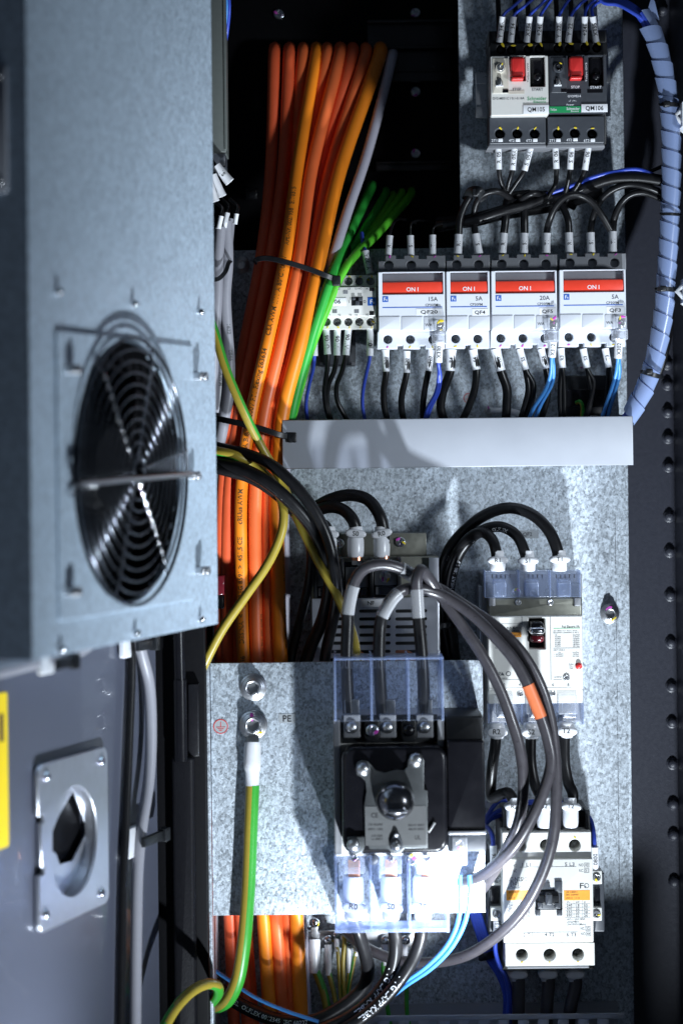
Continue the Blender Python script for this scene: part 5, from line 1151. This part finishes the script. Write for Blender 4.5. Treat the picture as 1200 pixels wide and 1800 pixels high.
c = KB(875, 983); g = G(); g.lathe(c[0], c[1], [(2.6, 72), (2.6, 72.6), (2.1, 72.8), (2.0, 74.2), (1.5, 74.8), (.2, 75)], 20); mb.part('trip_button', g, 'red_plastic')
for x, y, r_, mt in ((805, 1045, 6, 'steel'),): c = KB(x, y); mb.screw(c[0], c[1], 72, r_, 'pan', mt)
for x, y in ((548, 1135), (727, 1132), (537, 628), (716, 628)): c = KB(x, y); mb.screw(c[0], c[1], 69 if y > 900 else 66, 5.6, 'pan', 'steel')
for x, y, mt, r_ in ((527, 575, 'passivated', 8.5), (707, 575, 'dark_plastic', 9.5), (540, 1185, 'grey_plastic', 8), (720, 1178, 'passivated', 7)):
    c = KB(x, y); mb.screw(c[0], c[1], 60, r_, 'pan' if mt == 'passivated' else 'dome', mt, marks='my' if mt == 'passivated' else '')
for x in (435, 615, 795):                              # terminals under the clear covers
    kbox(mb, 'terminal_clamp', x - 38, 520, x + 38, 596, 44, 52, 'steel', .6); c = KB(x, 580); mb.screw(c[0], c[1], 52, 6, 'pan', 'steel')
    kbox(mb, 'terminal_clamp', x - 40 + 25, 1150, x + 40 + 25, 1270, 44, 54, 'steel', .6); c = KB(x + 25, 1175); mb.screw(c[0], c[1], 54, 7, 'pan', 'steel')
def slotted_cover(t, nm, x0, y0, x1, y1, n0, n1, slots, KK, walls, mat='clear_blue'):
    hs = [prect(*KK(a, c), *KK(b, d), n1, .3) for a, c, b, d in slots]
    g = G(); g.shape([prect(*KK(x0, y0), *KK(x1, y1), n1, .8)] + hs, n1 - 1.4, n1, .3); cv = t.part(nm, g, mat)
    for x in walls:
        p, q = KK(x - 3, y0), KK(x + 3, y1); g = G(); g.box(p[0], p[1], q[0], q[1], n0, n1 - 1.5, .2); t.part('cover_rib', g, 'clear_edge', cv)
    return cv
sl = [(x, 470, x + 9, 496) for q in (0, 1, 2) for x in (388 + q * 178, 412 + q * 178, 436 + q * 178, 461 + q * 178, 487 + q * 178)]
slotted_cover(mb, 'upper_clear_cover', 350, 450, 884, 600, 44, 70, sl, KB, (353, 542, 715, 880))
sl = [(x, 1262, x + 10, 1290) for q in (0, 1, 2) for x in (395 + q * 180, 420 + q * 180, 445 + q * 180, 470 + q * 180)]
slotted_cover(mb, 'lower_clear_cover', 372, 1190, 902, 1306, 44, 70, sl, KB, (375, 560, 728, 899))
for x in (458, 635, 813): kbox(mb, 'clear_cap', x - 52, 1140, x + 52, 1250, 54, 74, 'clear_cap', 1, 1)
for x in (400, 580, 760): kbox(mb, 'cover_clip', x, 505, x + 70, 596, 56, 72, 'clear_blue', .8, 1)
for x0 in (385, 860): kbox(mb, 'hinge_lug', x0 - 25, 520, x0 + 25, 600, 44, 62, 'dark_plastic', 1); kbox(mb, 'hinge_lug', x0 - 12, 600, x0 + 26, 650, 50, 68, 'grey_plastic', 1)
for s, x, y, tp, bt in (('R1', 423, 394, 340, 455), ('S1', 590, 397, 340, 455), ('T1', 766, 388, 338, 455)):
    t = Thing('lug_boot_marker', 'white lug boot with oval ring %s on top of the large breaker' % s, 'cable lug', P(*KB(x, bt), 64), 'lug boots of the large breaker')
    boot_marker(t, *KB(x, y), s, True, 36, 14, 70, 5.6, KB(x, tp)[1], KB(x, bt)[1])
for s, x, y, tp, bt in (('R2', 418, 1346, 1296, 1384), ('S2', 611, 1347, 1296, 1384), ('T2', 803, 1341, 1290, 1378)):
    t = Thing('lug_boot_marker', 'white lug boot with oval ring %s under the large breaker' % s, 'cable lug', P(*KB(x, tp), 66), 'lug boots of the large breaker')
    boot_marker(t, *KB(x, y), s, False, 37, 16, 70, 6, KB(x, tp)[1], KB(x, bt)[1])

# ================================================================== large contactor
KC = lambda x, y: (820 + x / 3.46, 1280 + y / 3.46)
ct = Thing('large_contactor', 'large white contactor with orange bands at the lower right', 'contactor', P(960, 1700, 0))
cb_ = lambda nm, *a, **k: kbox(ct, nm, *a, KK=KC, **k)
cb_('base', 205, 560, 770, 1470, 0, 50, 'black_plastic', 1); cb_('upper_arc_cover', 225, 500, 745, 632, 10, 62, 'black_plastic', 1)
for x in (262, 440, 575, 740): cb_('phase_barrier', x - 20, 500, x + 8, 632, 55, 74, 'black_plastic', .6)
hs = [(325, 716, 36), (480, 712, 36), (656, 712, 36)]
g = G(); g.shape([prect(*KC(217, 632), *KC(755, 792), 84, .6)] + [pcirc(*KC(x, y), 84, r_ / 3.46, seg=26) for x, y, r_ in hs], 60, 84, .6); ut = ct.part('upper_terminal_cover', g, 'warm_white')
for x, y, r_ in hs: c = KC(x, y); ct.screw(c[0], c[1], 62, 9.5, 'pan', 'steel', parent=ut)
c = KC(656, 665); ct.dab(c[0], c[1], 84.2, 3.5, 'mark_yellow', ut)
fcv = cb_('front_cover', 220, 794, 768, 1304, 40, 88, 'warm_white', 1.0)
hs = [(334, 1378, 36), (503, 1378, 37), (675, 1375, 36)]
g = G(); g.shape([prect(*KC(233, 1307), *KC(777, 1446), 80, .6)] + [pcirc(*KC(x, y), 80, r_ / 3.46, seg=26) for x, y, r_ in hs], 56, 80, .6); ltc = ct.part('lower_terminal_cover', g, 'warm_white')
for x, y, r_ in hs: c = KC(x, y); ct.screw(c[0], c[1], 58, 9.5, 'pan', 'dull_steel', parent=ltc); ct.dab(c[0], c[1] + 13, 80.2, 2.4, 'mark_yellow', ltc)
cb_('bottom_strip', 245, 1447, 742, 1462, 50, 72, 'grey_plastic', .5)
for x in (475, 530): cb_('latch_slot', x - 7, 1297, x + 7, 1308, 79, 88.4, 'black_plastic', 0, 0) if False else None
# actuator
cb_('actuator_well', 416, 982, 580, 1106, 88, 88.6, 'black_plastic', .2); cb_('actuator_slot', 536, 930, 580, 1000, 88, 90, 'dark_plastic', .4)
cb_('actuator_frame', 430, 996, 570, 1100, 88.4, 90, 'dark_plastic', .4); cb_('actuator_bridge', 440, 1015, 560, 1075, 89, 92.5, 'black_plastic', .8); cb_('actuator_nose', 478, 1008, 520, 1080, 90, 96, 'dark_plastic', 1)
for x in (447, 548): cb_('actuator_foot', x - 30 if x < 500 else x, 1104, x if x < 500 else x + 32, 1142, 88, 90, 'dark_plastic', .4); cb_('actuator_block', x - 14, 1060, x + 14, 1098, 90, 93, 'dark_plastic', .6)
TC = lambda s, x, y, h, w=None, m='ink_grey', al=-1, n=88, par=fcv: ct.text(s, *KC(x, y), n, h, m, w=w, align=al, parent=par)
def cline(x0, y0, x1, y1, m='ink_grey'): p, q = KC(x0, y0), KC(x1, y1); g = G(); g.box(p[0], p[1], q[0], q[1], 87.9, 88.12, 0); ct.part('printed_line', g, m, fcv)
def cframe(x0, y0, x1, y1):
    a, b = prect(*KC(x0, y0), *KC(x1, y1), 88), prect(*KC(x0 + 2.4, y0 + 2.4), *KC(x1 - 2.4, y1 - 2.4), 88); g = G(); g.shape([a, b], 87.95, 88.1); ct.part('printed_frame', g, 'ink_grey', fcv)
for s, x, y in (('13', 247, 834), ('21', 247, 868), ('14', 252, 1256)): TC(s, x, y, 4.4, 5.4); cframe(x - 5, y - 13, x + 24, y + 14)
for s, x, y in (('43', 717, 832), ('31', 717, 866), ('32', 725, 1218), ('44', 728, 1251)): TC(s, x, y, 4.4, 6); cframe(x - 5, y - 13, x + 26, y + 14)
TC('NO', 276, 834, 5, 8); TC('NC', 278, 868, 5, 7); TC('NO', 680, 832, 5, 8); TC('NC', 682, 866, 5, 7); TC('NC', 288, 1219, 5, 7); TC('NO', 286, 1253, 5, 8); TC('NC', 690, 1218, 5, 7); TC('NO', 692, 1251, 5, 8)
for s, x, y, w in (('1 L1', 336, 830, 15), ('3 L2', 470, 829, 15), ('5 L3', 595, 828, 17), ('2 T1', 342, 1257, 16), ('4 T2', 473, 1256, 17), ('6 T3', 605, 1256, 17)): TC(s, x, y, 6.2, w)
cline(322, 842, 664, 844.5); cline(330, 1240, 674, 1242.5); TC('SC-N2S/G', 248, 919, 7, 34, 'ink'); TC('[50]', 265, 944, 6.4, 14, 'ink'); TC('SC50BAG', 248, 970, 3.8, 24)
TC('-', 484, 937, 5, 6); TC('F', 686, 958, 9.5, 7, 'ink'); c = FRONT.pt(*KC(727, 958), 88); g = G(); g.shape([circle(c.x, c.y, .0019), circle(c.x, c.y, .0014)], 87.95, 88.1); ct.part('maker_logo', g, 'ink_grey', fcv); TC('e', 712, 962, 6, 4)
for x0, x1 in ((240, 376), (590, 748)):
    cb_('orange_band', x0, 986, x1, 1047, 87.9, 88.2, 'ink_orange', bev=0, rad=0)
    TC('JIS C8201', x0 + 12, 997, 2.6, 20, 'ink_brown', n=88.2); TC('AC-3  11-6', x0 + 12, 1033, 2.6, 24, 'ink_brown', n=88.2); TC('IEC 60947', x0 + 12, 1014, 2.4, 22, 'ink_brown', n=88.2) if x0 > 500 else None
    xx = x0 + 16 if x0 > 500 else x0 + 14
    for i, row in enumerate((('V~', 'kW', 'A'), ('240', '15', '50'), ('440', '22', '50'), ('550', '25', '38'), ('690', '22', '26'))):
        y = 1058 + i * 20.5
        for j, v in enumerate(row): TC(v, xx + (0, 55, 105)[j], y, 3.8, len(v) * 3.3)
        cline(x0 + 6, y + 10, x0 + 160, y + 11.6)
    for j in (62, 115): cline(x0 + j - 3, 1049, x0 + j - 1.4, 1150)
    TC('AC-1 Ith= 80A', x0 + 18, 1162, 3.4, 32); 
TC('Uimp=8kV', 606, 1178, 3.4, 22); TC('Ui=1000V(Main)', 606, 1194, 3.4, 34)
# auxiliary contact blocks on both flanks
def aux(side, x0, x1, tx, ys):
    a = Thing('auxiliary_contact', 'black auxiliary contact block on the %s flank of the large contactor' % side, 'contact block', P(*KC((x0 + x1) / 2, 1240), 20), 'auxiliary contacts of the large contactor')
    kbox(a, 'body', x0, 880, x1, 1240, 10, 60, 'dark_plastic', 1, KK=KC); kbox(a, 'window', x0 + (12 if side == 'left' else 8), 972, x1 - (22 if side == 'left' else 26), 1070, 58, 62, 'black_gloss', .6, KK=KC)
    for k, y in enumerate(ys):
        kbox(a, 'terminal_cover', tx - 38, y - 40, tx + 34, y + 42, 50, 66, 'warm_white', .6, KK=KC); c = KC(tx, y); a.screw(c[0], c[1], 66, 7.4, 'pan', 'dull_steel', marks='y' if side == 'right' else '')
aux('left', 130, 216, 182, (915, 1130)); aux('right', 768, 836, 787, (907, 1130))
for s, a, b, pts, lab in (('X326', (165, 880), (160, 712), [(155, 660), (140, 620), (112, 596), (60, 590)], 'blue wire with sleeve X326 left of the large contactor'), ('0800', (780, 862), (776, 722), [(770, 640), (752, 560), (712, 510), (660, 480), (590, 468)], 'blue wire with sleeve 0800 right of the large contactor'), ('X31E', (182, 1176), (180, 1258), [(172, 1330), (190, 1420), (235, 1520), (255, 1640), (240, 1830)], 'blue wire with sleeve X31E below the left auxiliary contact')):
    marked_wire(s, (*KC(*a), 62), (*KC(*b), 64), [(*KC(*p), 60 - 8 * i) for i, p in enumerate(pts)], lab, 1.7, 2.9, 'blue_wire', 'blue wires at the large contactor', tsize=3.2)
for i, pts in enumerate(([(560, 470), (420, 460), (300, 470), (200, 500), (140, 540), (100, 600)], [(580, 455), (440, 446), (300, 450), (200, 440), (120, 540), (60, 640)], [(300, 520), (220, 530), (150, 550), (110, 590), (60, 700)])):
    cable('coil_wire', ['blue wire crossing above the large contactor, lower one', 'blue wire crossing above the large contactor, upper one', 'short blue wire left of the large contactor top'][i], 'wire', [(*KC(*p), 30 + 2 * j) for j, p in enumerate(pts)], 1.8, 'blue_wire', 'blue wires at the large contactor')
for i in range(4):
    cable('coil_wire', ['outermost', 'second', 'third', 'innermost'][i] + ' dark blue wire of the bundle at the lower left of the contactor', 'wire', [(*KC(20 + i * 16, 1100), 26), (*KC(60 + i * 16, 1230), 26), (*KC(120 + i * 14, 1390), 26), (*KC(190 + i * 14, 1500), 26), (*KC(232 + i * 12, 1620), 26), (*KC(225 + i * 12, 1830), 24)], 2.0, 'blue_wire', 'blue wires at the large contactor')
cable_tie('black cable tie on the dark blue wires beside the contactor', [(*KC(75, 1398), 28), (*KC(110, 1390), 32), (*KC(160, 1375), 30)], 6, head=(*KC(92, 1396), 31), headpx=(12, 12))
for s, x, yb, my in (('R2', 288, 602, 476), ('S2', 472, 604, 474), ('T2', 630, 602, 474)):
    t = Thing('lug_boot_marker', 'white lug boot with oval ring %s on top of the large contactor' % s, 'cable lug', P(*KC(x, yb), 76), 'lug boots of the large contactor')
    boot_marker(t, *KC(x, my), s, True, 35, 14, 78, 5.8, KC(x, 420)[1], KC(x, yb)[1], -4)
for i, x in enumerate((308, 490, 655)):
    t = Thing('outgoing_cable', '%s shaded cable leaving the bottom of the large contactor' % ['left', 'middle', 'right'][i], 'cable', P(*KC(x, 1470), 60), 'outgoing cables of the large contactor')
    x2 = (318, 482, 612)[i]
    g = G(); g.tube(pathpx([(*KC(x, 1490), 36), (*KC(x + 6, 1560), 36), (*KC((x + x2) / 2, 1680), 34), (*KC(x2, 1830), 30)]), .0052, 16); t.part('insulation', g, 'grey_cable')
    boot_marker(t, *KC(x, 1490), '', False, 34, 16, 36, 5.8, KC(x, 1450)[1], KC(x, 1540)[1])

# ================================================================== main switch on the bracket
KS = lambda x, y: (560 + x / 3.4625, 1140 + y / 3.4625)
ms = Thing('main_switch', 'black main switch with round knob shaft and clear terminal covers', 'main switch', P(690, 1500, 100))
sb = lambda nm, *a, **k: kbox(ms, nm, *a, KK=KS, **k)
sb('base', 92, 412, 762, 1262, 100.2, 150, 'warm_white', 1.2, 1); sb('side_rail', 92, 430, 135, 1258, 148, 158, 'grey_plastic', .8); sb('side_rail', 722, 430, 762, 610, 148, 158, 'grey_plastic', .8)
sb('terminal_trough', 140, 405, 722, 575, 150, 152, 'black_plastic', .3)
for x in (202, 420, 645):
    sb('upper_terminal', x - 52, 400, x + 52, 545, 151, 160, 'grey_plastic', 1); c = KS(x, 480); ms.screw(c[0], c[1], 160, 11, 'dome', 'steel'); sb('terminal_tongue', x - 46, 310, x + 46, 402, 148, 154, 'dull_steel', .5)
for x, mt in ((325, 'passivated'), (548, 'black_gloss')): c = KS(x, 498); ms.screw(c[0], c[1], 162, 11, 'pan' if mt != 'black_gloss' else 'dome', mt, marks='m' if mt == 'passivated' else ''); sb('screw_post', x - 46, 420, x + 46, 570, 151, 160, 'black_plastic', .8, 4)
g = G(); g.box(*KS(143, 598), *KS(782, 1250), 150, 172, 3, 9); ms.part('front_housing', g, 'black_gloss')
# shaped metal mounting plate with three ears
pl_ = [(222, 735), (232, 695), (262, 680), (300, 688), (325, 715), (345, 742), (400, 756), (470, 738), (520, 742), (540, 720), (542, 680), (560, 645), (592, 634), (625, 645), (640, 680), (640, 860), (662, 866), (662, 1216), (520, 1218), (500, 1245), (470, 1250), (438, 1240), (425, 1222), (310, 1222), (295, 1190), (280, 1100), (276, 960), (290, 870), (285, 810), (262, 785), (232, 770)]
g = G(); g.poly([KS(*p) for p in pl_], 172.5, 175, .5); mp_ = ms.part('mounting_plate', g, 'plate_dark')
g = G(); g.poly([KS(*p) for p in ((175, 1150), (278, 1145), (280, 1210), (262, 1245), (215, 1252), (180, 1225))], 172.5, 175, .5); ms.part('plate_ear', g, 'plate_dark')
for x, y, r_ in ((267, 735, 12.5), (590, 680, 13), (212, 1197, 12)): c = KS(x, y); ms.screw(c[0], c[1], 175, r_, 'dome', 'steel')
sb('rating_label', 283, 960, 655, 1198, 175, 175.3, 'rating_grey', bev=0, rad=0)
for s, x, y, h, w in (('CE', 318, 1015, 8, 12), ('LTEC IEC60947', 300, 1072, 3.6, 26), ('690V~ 125A', 300, 1100, 3.6, 26), ('AC-23A', 320, 1140, 3.6, 20), ('Ui 690V', 320, 1160, 3.6, 20), ('55kW 400V', 545, 1075, 3.4, 28), ('45kW 690V', 545, 1100, 3.4, 28), ('UL', 585, 1150, 7, 10)): ms.text(s, *KS(x, y), 175.3, h, 'ink', w=w, align=-1)
c = KS(467, 945); k = K(190); g = G(); rr = 121 / 3.4625 * k
g.lathe(c[0], c[1], [(rr * 1.0, 174), (rr * 1.0, 176), (rr * .985, 180), (rr * .90, 185), (rr * .72, 189), (rr * .45, 191.4), (rr * .2, 192), (.2, 192.1)], 36); ms.part('knob_shaft', g, 'knob_steel')
sb('knob_slot', 415, 980, 540, 1004, 188, 195, 'chrome', .8, .6)
g = G(); g.poly([KS(*p) for p in ((472, 1110), (485, 1125), (512, 1190), (508, 1222), (472, 1236), (436, 1222), (432, 1190), (458, 1125))], 175, 178, .6); ms.part('locking_tab', g, 'dark_plastic'); c = KS(472, 1200); ms.screw(c[0], c[1], 178, 9, 'dome', 'dull_steel'); c = KS(472, 1136); ms.screw(c[0], c[1], 178, 3.4, 'dome', 'label_white')
g = G(); g.tube([P(*KS(668, 1118), 173.5), P(*KS(705, 1060), 173.5)], .0010, 8); ms.part('wire_latch', g, 'steel')
sb('auxiliary_switch', 772, 412, 1000, 560, 100.2, 158, 'black_plastic', 1.2); sb('auxiliary_switch', 782, 560, 1010, 1112, 100.2, 168, 'black_gloss', 1.5); sb('auxiliary_cap', 786, 1136, 1016, 1238, 100.2, 166, 'dark_plastic', 1)
sb('silver_strip', 786, 1110, 1018, 1134, 120, 170, 'zinc_sheet', .6)
sb('auxiliary_terminal', 812, 1150, 902, 1320, 150, 170, 'clear_cap', .8); c = KS(856, 1192); ms.screw(c[0], c[1], 166, 8.5, 'pan', marks='my'); c = KS(856, 1256); ms.screw(c[0], c[1], 162, 8, 'pan', marks='y')
# clear covers above and below
def tooth_cover(nm, x0, y0, x1, y1, n1, walls, up):
    w = []; x = x0 + 40
    hs = []
    while x < x1 - 30:
        if up: hs.append(prect(*KS(x, y0 + 12), *KS(x + 13, y0 + 62), n1, 1))
        else: hs.append(prect(*KS(x, y1 - 62), *KS(x + 14, y1 - 40), n1, 1)); 
        x += 33.5
    g = G(); g.shape([prect(*KS(x0, y0), *KS(x1, y1), n1, 1.5)] + hs, n1 - 1.6, n1, .5); cv = ms.part(nm, g, 'clear_smoke')
    for q in walls:
        p, r_ = KS(q - 7, y0), KS(q + 7, y1); g = G(); g.box(p[0], p[1], r_[0], r_[1], 101, n1 - 1.7, .4); ms.part('cover_rib', g, 'clear_edge', cv)
    ye = (y0, y0 + 12) if up else (y1 - 22, y1)
    p, r_ = KS(x0 + 2, ye[0]), KS(x1 - 2, ye[1]); g = G(); g.box(p[0], p[1], r_[0], r_[1], 130, n1 - 1.7, .4); ms.part('cover_edge', g, 'clear_edge', cv)
tooth_cover('upper_clear_cover', 92, 56, 760, 440, 166, (99, 320, 545, 752), True)
tooth_cover('lower_clear_cover', 97, 1262, 792, 1728, 160, (104, 316, 552, 784), False)
for x in (215, 440, 660): sb('lower_terminal', x - 65, 1256, x + 65, 1372, 120, 150, 'clear_cap', .8); sb('terminal_tongue', x - 36, 1290, x + 36, 1392, 118, 124, 'copper', .5); c = KS(x, 1275); ms.screw(c[0], c[1], 152, 6, 'pan', marks='m' if x == 215 else '')
for x, mt in ((335, 'dark_plastic'), (562, 'passivated')): c = KS(x, 1285); ms.screw(c[0], c[1], 152, 10, 'dome' if mt != 'passivated' else 'pan', mt, marks='my' if mt == 'passivated' else '')
SW = 'supply cables of the main switch'
bot = [('R0', 205, [(238, 1720, 118), (262, 1790, 112), (285, 1870, 104), (300, 1960, 92), (270, 2060, 84), (150, 2170, 78), (-60, 2270, 74), (-300, 2250, 66), (-560, 2120, 60), (-760, 1960, 56)], 'left'),
       ('S0', 437, [(460, 1720, 118), (468, 1800, 116), (458, 1900, 112), (420, 2010, 108), (330, 2130, 104), (180, 2250, 100), (0, 2330, 96)], 'middle'),
       ('T0', 632, [(625, 1720, 118), (612, 1790, 118), (575, 1890, 118), (500, 2010, 116), (400, 2130, 112), (260, 2250, 106), (60, 2370, 100)], 'right')]
for s, x, pts, lab in bot:
    t = Thing('supply_cable', '%s black supply cable with white boot below the main switch' % lab, 'cable', P(*KS(x, 1400), 122), SW)
    path = pathpx([(*KS(x, 1560), 121), (*KS(x + 5, 1640), 120)] + [(*KS(a, b), d) for a, b, d in pts]); g = G(); g.tube(path, .0050, 16); t.part('insulation', g, 'black_cable')
    boot_marker(t, *KS(x + (2 if s != 'R0' else 6), 1570), s, True, 42, 18, 121, 7.6, KS(x, 1650)[1], KS(x, 1385)[1], -8)
    if lab != 'left':
        q = G(); wrap_text(q, path, .0050, '1 TG LAPP KABEL', .058 if lab == 'right' else .050, .0044, ang=-.1); t.part('printed_text', q, 'ink_white')
    else:
        q = G(); wrap_text(q, path[::-1], .0050, 'LAPP KABEL  OLFLEX 0012345  IEC 60227', .02, .0032, ang=.2); t.part('printed_text', q, 'ink_white')
cable('supply_cable', 'second black cable at the bottom left with white print', 'cable', [(350, 1690, 40), (372, 1722, 46), (410, 1756, 56), (470, 1785, 64), (540, 1806, 70), (620, 1830, 74)], 4.6, 'black_cable', SW, print_=['LAPP KABEL OLFLEX', '0027 4G CE'], ph=3.2, start=.02, ang=.3)
cable('signal_wire', 'thin blue wire along the bottom left cables', 'wire', [(352, 1685, 50), (376, 1704, 58), (410, 1728, 66), (450, 1754, 74), (500, 1776, 78), (560, 1796, 80)], 1.5, 'light_blue_wire')
for i, (pts, mt) in enumerate((([(*KS(858, 1380), 140), (*KS(858, 1480), 142), (*KS(860, 1580), 140), (*KS(835, 1700), 132), (*KS(770, 1820), 122), (*KS(650, 1940), 110), (*KS(520, 2030), 100), (*KS(400, 2120), 92)], 'light_blue_wire'), ([(*KS(915, 1380), 140), (*KS(918, 1470), 142), (*KS(905, 1600), 140), (*KS(870, 1710), 132), (*KS(800, 1830), 122), (*KS(680, 1950), 108), (*KS(540, 2045), 98), (*KS(430, 2130), 90)], 'light_blue_wire'))):
    cable('pilot_wire', ['left light blue pilot wire hanging from the main switch', 'right light blue pilot wire hanging from the main switch'][i], 'wire', pts, 1.7, mt, 'blue pilot wires of the main switch')

# ================================================================== earth bar and duct at the bottom
eb = Thing('earth_bar', 'shaded steel earth bar with bolts under the bracket', 'earth bar', P(640, 1690, 0))
g = G(); g.box(535, 1636, 740, 1666, 8, 12, .5); eb.part('bar', g, 'steel')
for x in (550, 726): g = G(); g.box(x - 8, 1640, x + 8, 1662, 0, 8, .4); eb.part('standoff', g, 'dull_steel')
K6 = lambda x, y: (360 + x / 2.4, 1560 + y / 2.4)
EWG = 'earth wires on the earth bar'
for i, (x, y, xt, w, pts) in enumerate(((462, 148, 462, 13, [(470, 360), (500, 440), (520, 540), (530, 620)]), (520, 222, 520, 8, [(525, 370), (545, 450), (560, 540), (570, 620)]), (556, 200, 556, 6, [(560, 270), (570, 420), (575, 520), (575, 620)]), (586, 190, 586, 7, [(588, 220), (582, 330), (588, 440), (600, 620)]), (610, 230, 607, 6, [(606, 360), (598, 440), (590, 520), (580, 620)]), (636, 200, 636, 6, [(632, 290), (612, 400), (600, 480), (596, 620)]), (675, 250, 672, 6, [(668, 380), (650, 450), (632, 520), (615, 620)]), (760, 222, 757, 7, [(752, 330), (760, 440), (775, 540), (790, 620)]), (845, 222, 842, 7, [(848, 330), (850, 430), (852, 530), (870, 620)]))):
    t = Thing('earth_wire', '%s yellow green earth wire with lug on the earth bar' % ['leftmost thick', 'second', 'third', 'fourth', 'fifth', 'sixth', 'seventh', 'eighth', 'rightmost'][i], 'wire', P(*K6(x, y), 14), EWG)
    c = K6(x, y); y1 = pts[0][1]
    r_ = w * .0003; path = pathpx([(*K6(xt, y1 - 20), 24)] + [(*K6(*p), 24 + 2 * j) for j, p in enumerate(pts)]); g = G(); g.tube(path, r_ * .85, 14, split=earth_split(.1 * i, .05)); t.part('insulation', g, ['earth_yellow', 'earth_green'])
    p = K6(xt, y1); b_ = K6(xt, max(y + 20, y1 - 140)); g = G(); g.tube([P(*b_, 20), P(b_[0], (b_[1] + p[1]) / 2, 23), P(p[0], p[1], 24)], [r_ * 1.25, r_ * 1.2, r_], 14); t.part('lug_boot', g, 'boot')
    g = G(); g.box(c[0] - 6, c[1] - 6, c[0] + 6, b_[1] + 3, 12.2, 15, .4); t.part('lug', g, 'steel')
    t.screw(c[0], c[1], 15, 9 if i in (0, 1, 7, 8) else 7, 'dome', 'chrome', marks='y' if i in (0, 1) else '')
bd_ = Thing('slotted_duct', 'slotted grey wiring duct along the bottom edge', 'wiring duct', P(800, 1830, 0))
top_z = FRONT.pt(800, 1782, 30).y
z0 = FRONT.pt(800, 1785, 45).y
xa, xb = FRONT.pt(560, 1790, 45).x, FRONT.pt(1096, 1778, 45).x
g = G(); g.prism(rrect(xa, z0 - .004, xb, z0 + .0), 42, 45, .4); bd_.part('top_edge', g, 'duct_grey')
n = int((xb - xa) / .0155)
for i in range(n):
    a = xa + i * .0155; g = G(); g.prism(rrect(a, z0 - .05, a + .0085, z0 - .004, .0005), 42.2, 44.8, .3); bd_.part('finger', g, 'duct_grey')
g = G(); g.prism(rrect(xa, z0 - .06, xb, z0 - .001), .5, 3, 0); bd_.part('back', g, 'duct_grey')
